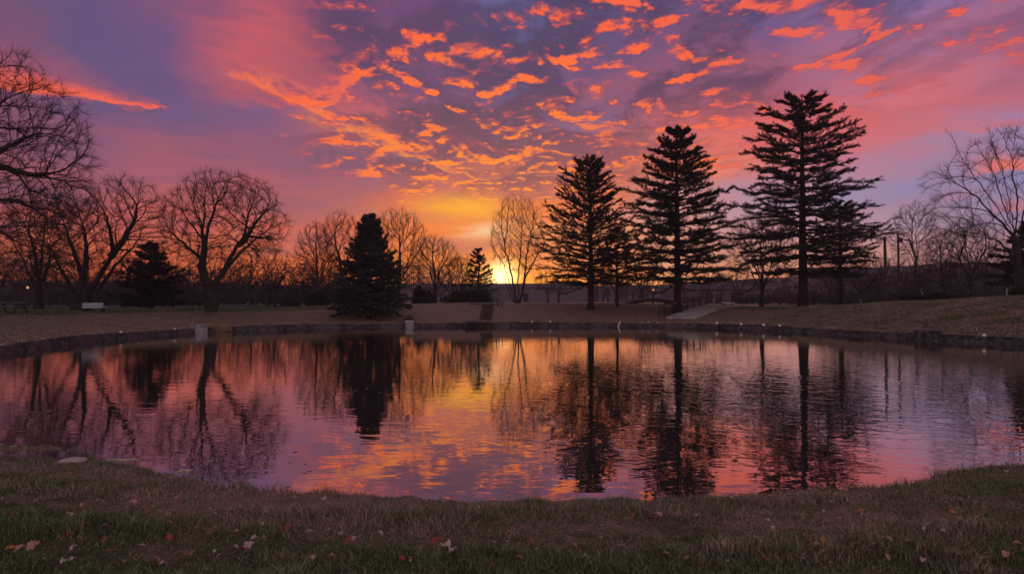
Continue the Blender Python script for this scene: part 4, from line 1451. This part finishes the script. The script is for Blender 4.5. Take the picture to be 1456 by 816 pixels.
# small pale stones on the far wall
PG = 'small pale stones along the far wall'
first = None
for k, (px, py, s) in enumerate(((757, 466, .15), (781, 466, .17), (905, 466, .10), (914, 466, .10), (927, 466, .10), (1008, 468, .20), (1043, 469, .18), (1066, 471, .2), (1089, 472, .18), (1200, 478, .12), (1360, 488, .17), (262, 476, .12), (193, 482, .13))):
    q, a = shore(px, py, 0.18)
    if first is None:
        first = rock('stone', 'small pale stone on the coping of the far pond wall', 'stone', q, (1, 0.8, 0.75), M_palestone, 5, 0.30)
        o = first
    else:
        o = first.copy(); COL.objects.link(o); o.location = (q[0], q[1], 0.30)
    o.scale = (s, s, s * 1.1)
    o['group'] = PG
sk = shore(872, 466, -0.12)[0]
m = MB(); m.tube([(0, 0, -0.25), (0.05, 0, 0.08), (0.11, 0.02, 0.26), (0.24, 0.03, 0.46)], [0.035, 0.045, 0.04, 0.02], 7)
m.tube([(0.10, 0.02, 0.24), (0.22, -0.03, 0.32)], [0.025, 0.012], 6)
o = m.build('stick', M_palestone, smooth=True); o.location = (sk[0], sk[1], 0)
tag(o, 'bleached forked stick leaning out of the water by the far wall', 'stick')

# ------------------------------------------------------------------ near shore
fp = on_z(104, 660, 0.10)
rock('stone', 'flat pale pinkish stone on the near shore at the left', 'stone', fp, (0.27, 0.24, 0.06), M_pinkstone, 9, float(H(fp[0], fp[1])) - 0.015)


def water_stick(px0, py0, px1, py1, label, rad=0.012):
    a_ = on_z(px0, py0, 0.0); b_ = on_z(px1, py1, 0.0)
    m = MB(); d_ = b_ - a_
    q_ = [(0, 0, 0.006), tuple(d_ * 0.35 + np.array([0, 0.03, 0.010])), tuple(d_ * 0.7 + np.array([0, -0.02, 0.008])), tuple(d_ + np.array([0, 0, 0.006]))]
    m.tube(q_, [rad * 0.6, rad, rad * 0.9, rad * 0.4], 6)
    o = m.build('stick', M_stick, smooth=True); o.location = tuple(a_)
    tag(o, label, 'stick')


water_stick(137, 656, 195, 653, 'long bleached stick afloat in the shallows by the flat stone')
water_stick(155, 664, 176, 662, 'short bleached stick afloat, closest to the flat stone', 0.014)
water_stick(186, 670, 203, 666, 'thin pale stick afloat at the grassy edge right of the flat stone', 0.008)
water_stick(250, 672, 274, 668, 'thick pale stick afloat near the shore, farthest right of the floating sticks', 0.013)
water_stick(10, 638, 24, 633, 'bleached stick lying at the water edge beyond the puddle', 0.012)

# leaves
def leaf_mesh(material, seed, lobed=True):
    r = np.random.RandomState(seed)
    n = 26
    top, bot = [], []
    s = np.linspace(0, 1, n)
    w = 0.34 * np.sin(np.pi * s ** 0.8) ** 0.7
    if lobed:
        w = w * (0.62 + 0.38 * np.abs(np.sin(s * math.pi * 3.5 + 0.3)))
    curl = r.uniform(0.4, 1.0); bend = r.uniform(-0.5, 0.5)
    v = []
    for i in range(n):
        for e in (-1, 0, 1):
            y = e * w[i]
            z = curl * abs(y) ** 1.5 * 0.6 + 0.14 * math.sin(s[i] * 3 + bend * 3) + (0.05 * r.randn() if e else 0)
            v.append((s[i] - 0.5, y, z + 0.05))
    f = [(i * 3 + j, (i + 1) * 3 + j, (i + 1) * 3 + j + 1, i * 3 + j + 1) for i in range(n - 1) for j in range(2)]
    m = MB(); m.add(v, f)
    m.tube([(-0.78, 0.03, 0.02), (-0.5, 0, 0.05)], [0.012, 0.018], 5)
    return m


LN = ['pinkish tan', 'dull red', 'orange', 'pale bleached', 'brown']
PROTO = []
rl_ = random.Random(4)
known = [(47, 790, .15, 0), (28, 793, .10, 0), (18, 790, .11, 2), (112, 738, .08, 2), (96, 775, .12, 1), (72, 770, .10, 1), (190, 724, .12, 0), (185, 734, .12, 0),
         (220, 810, .10, 0), (106, 791, .09, 3), (212, 736, .14, 1), (355, 788, .13, 3), (347, 795, .10, 1), (312, 803, .07, 0), (372, 757, .07, 3), (410, 762, .09, 1),
         (440, 766, .08, 0), (495, 780, .09, 1), (460, 720, .10, 3), (465, 724, .08, 0), (540, 770, .08, 3), (571, 806, .09, 1), (620, 783, .15, 1), (632, 793, .16, 3), (645, 797, .12, 3),
         (632, 724, .09, 0), (680, 730, .06, 3), (705, 798, .06, 1), (805, 745, .09, 0), (785, 752, .07, 0), (935, 745, .14, 0), (928, 748, .12, 1), (1095, 762, .10, 3), (1125, 762, .09, 0),
         (1070, 770, .08, 3), (885, 790, .10, 0), (1035, 820, .08, 1), (1225, 735, .07, 2), (1355, 740, .08, 2), (1262, 782, .10, 3), (1255, 776, .10, 1), (1430, 803, .10, 0), (1340, 765, .06, 3),
         (948, 800, .08, 0), (1000, 770, .07, 1), (855, 735, .06, 2), (150, 760, .10, 4), (260, 745, .09, 4), (300, 770, .11, 4), (240, 775, .10, 1), (1432, 678, .08, 3), (1375, 800, .07, 1)]
for k in range(190):
    px = rl_.uniform(-10, 1466); py = 712 + 104 * rl_.random() ** 0.9
    known.append((px, py, rl_.uniform(.035, .085), rl_.choice([0, 0, 1, 1, 4, 3, 4, 4, 2, 0])))
LG = 'fallen leaves in the foreground grass'
cnt = 0
for (px, py, s, c) in known:
    # march along the view ray to the ground
    u, yy, zz_ = ray(px, py)
    Yv = 3.0
    while Yv < 12 and CAMZ + zz_ / yy * Yv > float(H(u / yy * Yv, Yv)):
        Yv += 0.05
    x = u / yy * Yv
    t_, d_ = pond(x, Yv)
    if d_ < 0.12 or Yv >= 12:
        continue
    if len(PROTO) < 5 or not any(p[0] == c for p in PROTO):
        o = leaf_mesh(LEAFM[c], 50 + c, c != 3).build('fallen_leaf', LEAFM[c])
        PROTO.append((c, o))
    else:
        src = [p[1] for p in PROTO if p[0] == c][0]
        o = src.copy(); COL.objects.link(o)
    o.location = (x, Yv, float(H(x, Yv)) + 0.052)
    o.scale = (s * 0.75, s * 0.75, s * 0.9)
    o.rotation_euler = (rl_.uniform(-0.3, 0.3), rl_.uniform(-0.3, 0.3), rl_.uniform(0, 6.28))
    tag(o, LN[c] + ' curled leaf lying in the foreground grass', 'leaf', LG)
# leaves afloat
WG = 'leaves afloat on the pond'
for k, (px, py) in enumerate([(420, 641), (456, 626), (412, 656), (434, 658), (396, 628), (432, 671), (470, 612), (505, 555), (522, 552), (540, 558), (350, 600), (388, 612), (1010, 530), (620, 560), (930, 640), (1275, 610), (250, 640), (300, 655), (410, 690), (440, 668), (225, 560), (180, 600)]):
    p = on_z(px, py, 0.006)
    src = [q_[1] for q_ in PROTO if q_[0] == 3][0]
    o = src.copy(); COL.objects.link(o)
    o.name = 'floating_leaf'
    o.location = tuple(p); s = rl_.uniform(.05, .09)
    o.scale = (s, s, s * 0.15); o.rotation_euler = (0, 0, rl_.uniform(0, 6.28))
    tag(o, 'pale leaf floating on the dark pond water', 'leaf', WG)

# ------------------------------------------------------------------ grass (foreground) and leaf litter
def fn_grass(n):
    g = n.new('ShaderNodeNewGeometry')
    pos = g.outputs['Position']
    a = n.new('ShaderNodeAttribute', attribute_name='dry').outputs['Fac']
    tone = n.new('ShaderNodeAttribute', attribute_name='tone').outputs['Fac']
    n3 = n.mul(n.noise(pos, 60.0, 2.0, 0.7), tone)
    grn = n.mix(n3, (0.016, 0.027, 0.011), (0.25, 0.295, 0.13))
    tan = n.mix(n3, (0.06, 0.036, 0.028), (0.62, 0.43, 0.35))
    return princ(n, n.mix(a, grn, tan), 0.8, 0.2)


M_grass = mat('grass_blades', fn_grass)


def blades(name, x, y, h, w, lean, seed, patch=1.0, bias=0.0):
    r = np.random.RandomState(seed)
    N = len(x)
    z = H(x, y)
    a = r.rand(N) * 6.283
    ln = lean * r.rand(N)
    la = r.rand(N) * 6.283
    b = np.stack([x, y, z - 0.01], -1)
    sd_ = np.stack([np.cos(a), np.sin(a), np.zeros(N)], -1) * (w * r.uniform(0.6, 1.3, N))[:, None]
    ld_ = np.stack([np.cos(la) * ln, np.sin(la) * ln, np.ones(N)], -1)
    mid = b + ld_ * (h * 0.55)[:, None] * np.array([0.6, 0.6, 1])
    tip = b + ld_ * h[:, None] * np.array([1.6, 1.6, 0.95])
    V = np.stack([b - sd_, b + sd_, mid - sd_ * 0.7, mid + sd_ * 0.7, tip], 1).reshape(-1, 3)
    k = (np.arange(N) * 5)[:, None]
    q = np.concatenate([k, k + 1, k + 3, k + 2], 1)
    t3 = np.concatenate([k + 2, k + 3, k + 4, k + 4], 1)
    m = MB(); m.add(V, np.concatenate([q, t3]))
    o = m.build(name, M_grass)
    t_, d_ = pond(x, y)
    dry = sines(x, y, 1.3 * patch, 5, 21) * 0.35 + sines(x, y, 6.0 * patch, 4, 22) * 0.35 + 0.55 - np.clip((d_ - 0.5) * 0.22, 0, 0.62) + bias
    dry = np.clip(dry * 1.4 - 0.25 + r.uniform(-0.5, 0.5, N), 0, 1)
    at2 = o.data.attributes.new('dry', 'FLOAT', 'POINT')
    at2.data.foreach_set('value', np.repeat(dry, 5).astype(np.float32))
    at3 = o.data.attributes.new('tone', 'FLOAT', 'POINT')
    at3.data.foreach_set('value', np.repeat(0.25 + 1.9 * r.rand(N) ** 2.2, 5).astype(np.float32))
    return o


rg = np.random.RandomState(12)
N = 400000
py = 600 + 230 * rg.rand(N)
yv = 3.3 + 8.5 * rg.rand(N) ** 1.6
xv = yv * rg.uniform(-0.86, 0.86, N)
t_, d_ = pond(xv, yv)
pud = ((xv + 6.2) / 0.70) ** 2 + ((yv - 8.5) / 0.24) ** 2
ok = (d_ > 0.02) & (d_ < 6) & (near_w(t_) > 0.5) & (pud > 1)
xv, yv, d_ = xv[ok], yv[ok], d_[ok]
clump = 0.5 + 0.5 * sines(xv, yv, 3.5, 6, 31)
hh_ = (0.016 + 0.075 * np.clip(clump, 0, 1.2) ** 1.3) * rg.uniform(0.4, 1.4, len(xv)) * (0.7 + 0.3 * np.clip(d_ / 1.5, 0, 1)) + 0.05 * np.exp(-d_ / 0.10) * np.clip(clump, 0, 1)
tuft = sines(xv, yv, 11.0, 4, 41) > 0.55
hh_ = np.where(tuft, hh_ * 1.7, hh_)
g1 = blades('grass', xv, yv, hh_, 0.0027, 0.8, 1)
tag(g1, 'short dark green and straw coloured turf along the near shore', 'grass', kind='stuff')
# coarser grass on the far banks
N = 150000
tt_ = np.radians(rg.uniform(-12, 195, N)); dd2 = 0.45 + 13 * rg.rand(N) ** 1.3
Rr = np.interp((tt_ + math.pi) % (2 * math.pi) - math.pi, TH, RR) + dd2
xv = CX + Rr * np.cos(tt_); yv = CY + Rr * np.sin(tt_)
ok = np.abs(xv / yv) < 0.85
xv, yv, tt_, dd2 = xv[ok], yv[ok], tt_[ok], dd2[ok]
dg = np.degrees(tt_)
okk = (dg < 62) | (dg > 108) | (rg.rand(len(dg)) < 0.25)
xv, yv = xv[okk], yv[okk]
g2 = blades('grass', xv, yv, rg.uniform(0.03, 0.11, len(xv)), 0.010, 1.2, 2, 0.5, 0.30)
tag(g2, 'thin straw coloured grass on the far banks', 'grass', kind='stuff')
# leaf litter
N = 9000
tt_ = np.radians(np.concatenate([rg.uniform(-5, 62, 5000), rg.uniform(62, 90, 2400), rg.uniform(90, 190, 1600)])); dd2 = 0.5 + 8 * rg.rand(N) ** 1.2
Rr = np.interp(tt_, TH, RR) + dd2
xv = CX + Rr * np.cos(tt_); yv = CY + Rr * np.sin(tt_); zv = H(xv, yv)
C = np.stack([xv, yv, zv + 0.03], -1)
A_ = rg.randn(N, 3) * np.array([1, 1, 0.4]); A_ = norm(A_) * rg.uniform(0.03, 0.075, (N, 1))
B_ = norm(np.cross(A_, np.array([0, 0, 1.0]) + rg.randn(N, 3) * 0.4)) * rg.uniform(0.02, 0.05, (N, 1))
V = np.stack([C - A_, C + B_, C + A_, C - B_], 1).reshape(-1, 3)
m = MB()
ff = np.arange(N * 4).reshape(-1, 4)
m.v.append(V.astype(np.float32)); m.n = len(V)
pick = rg.choice([0, 1, 3, 4], N, p=[.3, .2, .08, .42])
m.f.append(ff); m.mi.append(pick.astype(np.int32))
tag(m.build('leaf_litter', LEAFM), 'scattered brown fallen leaves on the right hand bank', 'leaves', kind='stuff')

# ------------------------------------------------------------------ evening haze
hz = MB(); hz.box((0, 190, 19.0), (900, 520, 42.0))


def haze_mat():
    m = bpy.data.materials.new('evening_haze'); m.use_nodes = True
    t = m.node_tree; t.nodes.clear(); n = NT(t)
    v = n.new('ShaderNodeVolumePrincipled')
    v.inputs['Color'].default_value = (0.80, 0.70, 0.86, 1)
    v.inputs['Density'].default_value = 0.00055
    v.inputs['Anisotropy'].default_value = 0.3
    out = n.new('ShaderNodeOutputMaterial')
    t.links.new(v.outputs[0], out.inputs['Volume'])
    return m


tag(hz.build('haze', haze_mat()), kind='stuff')
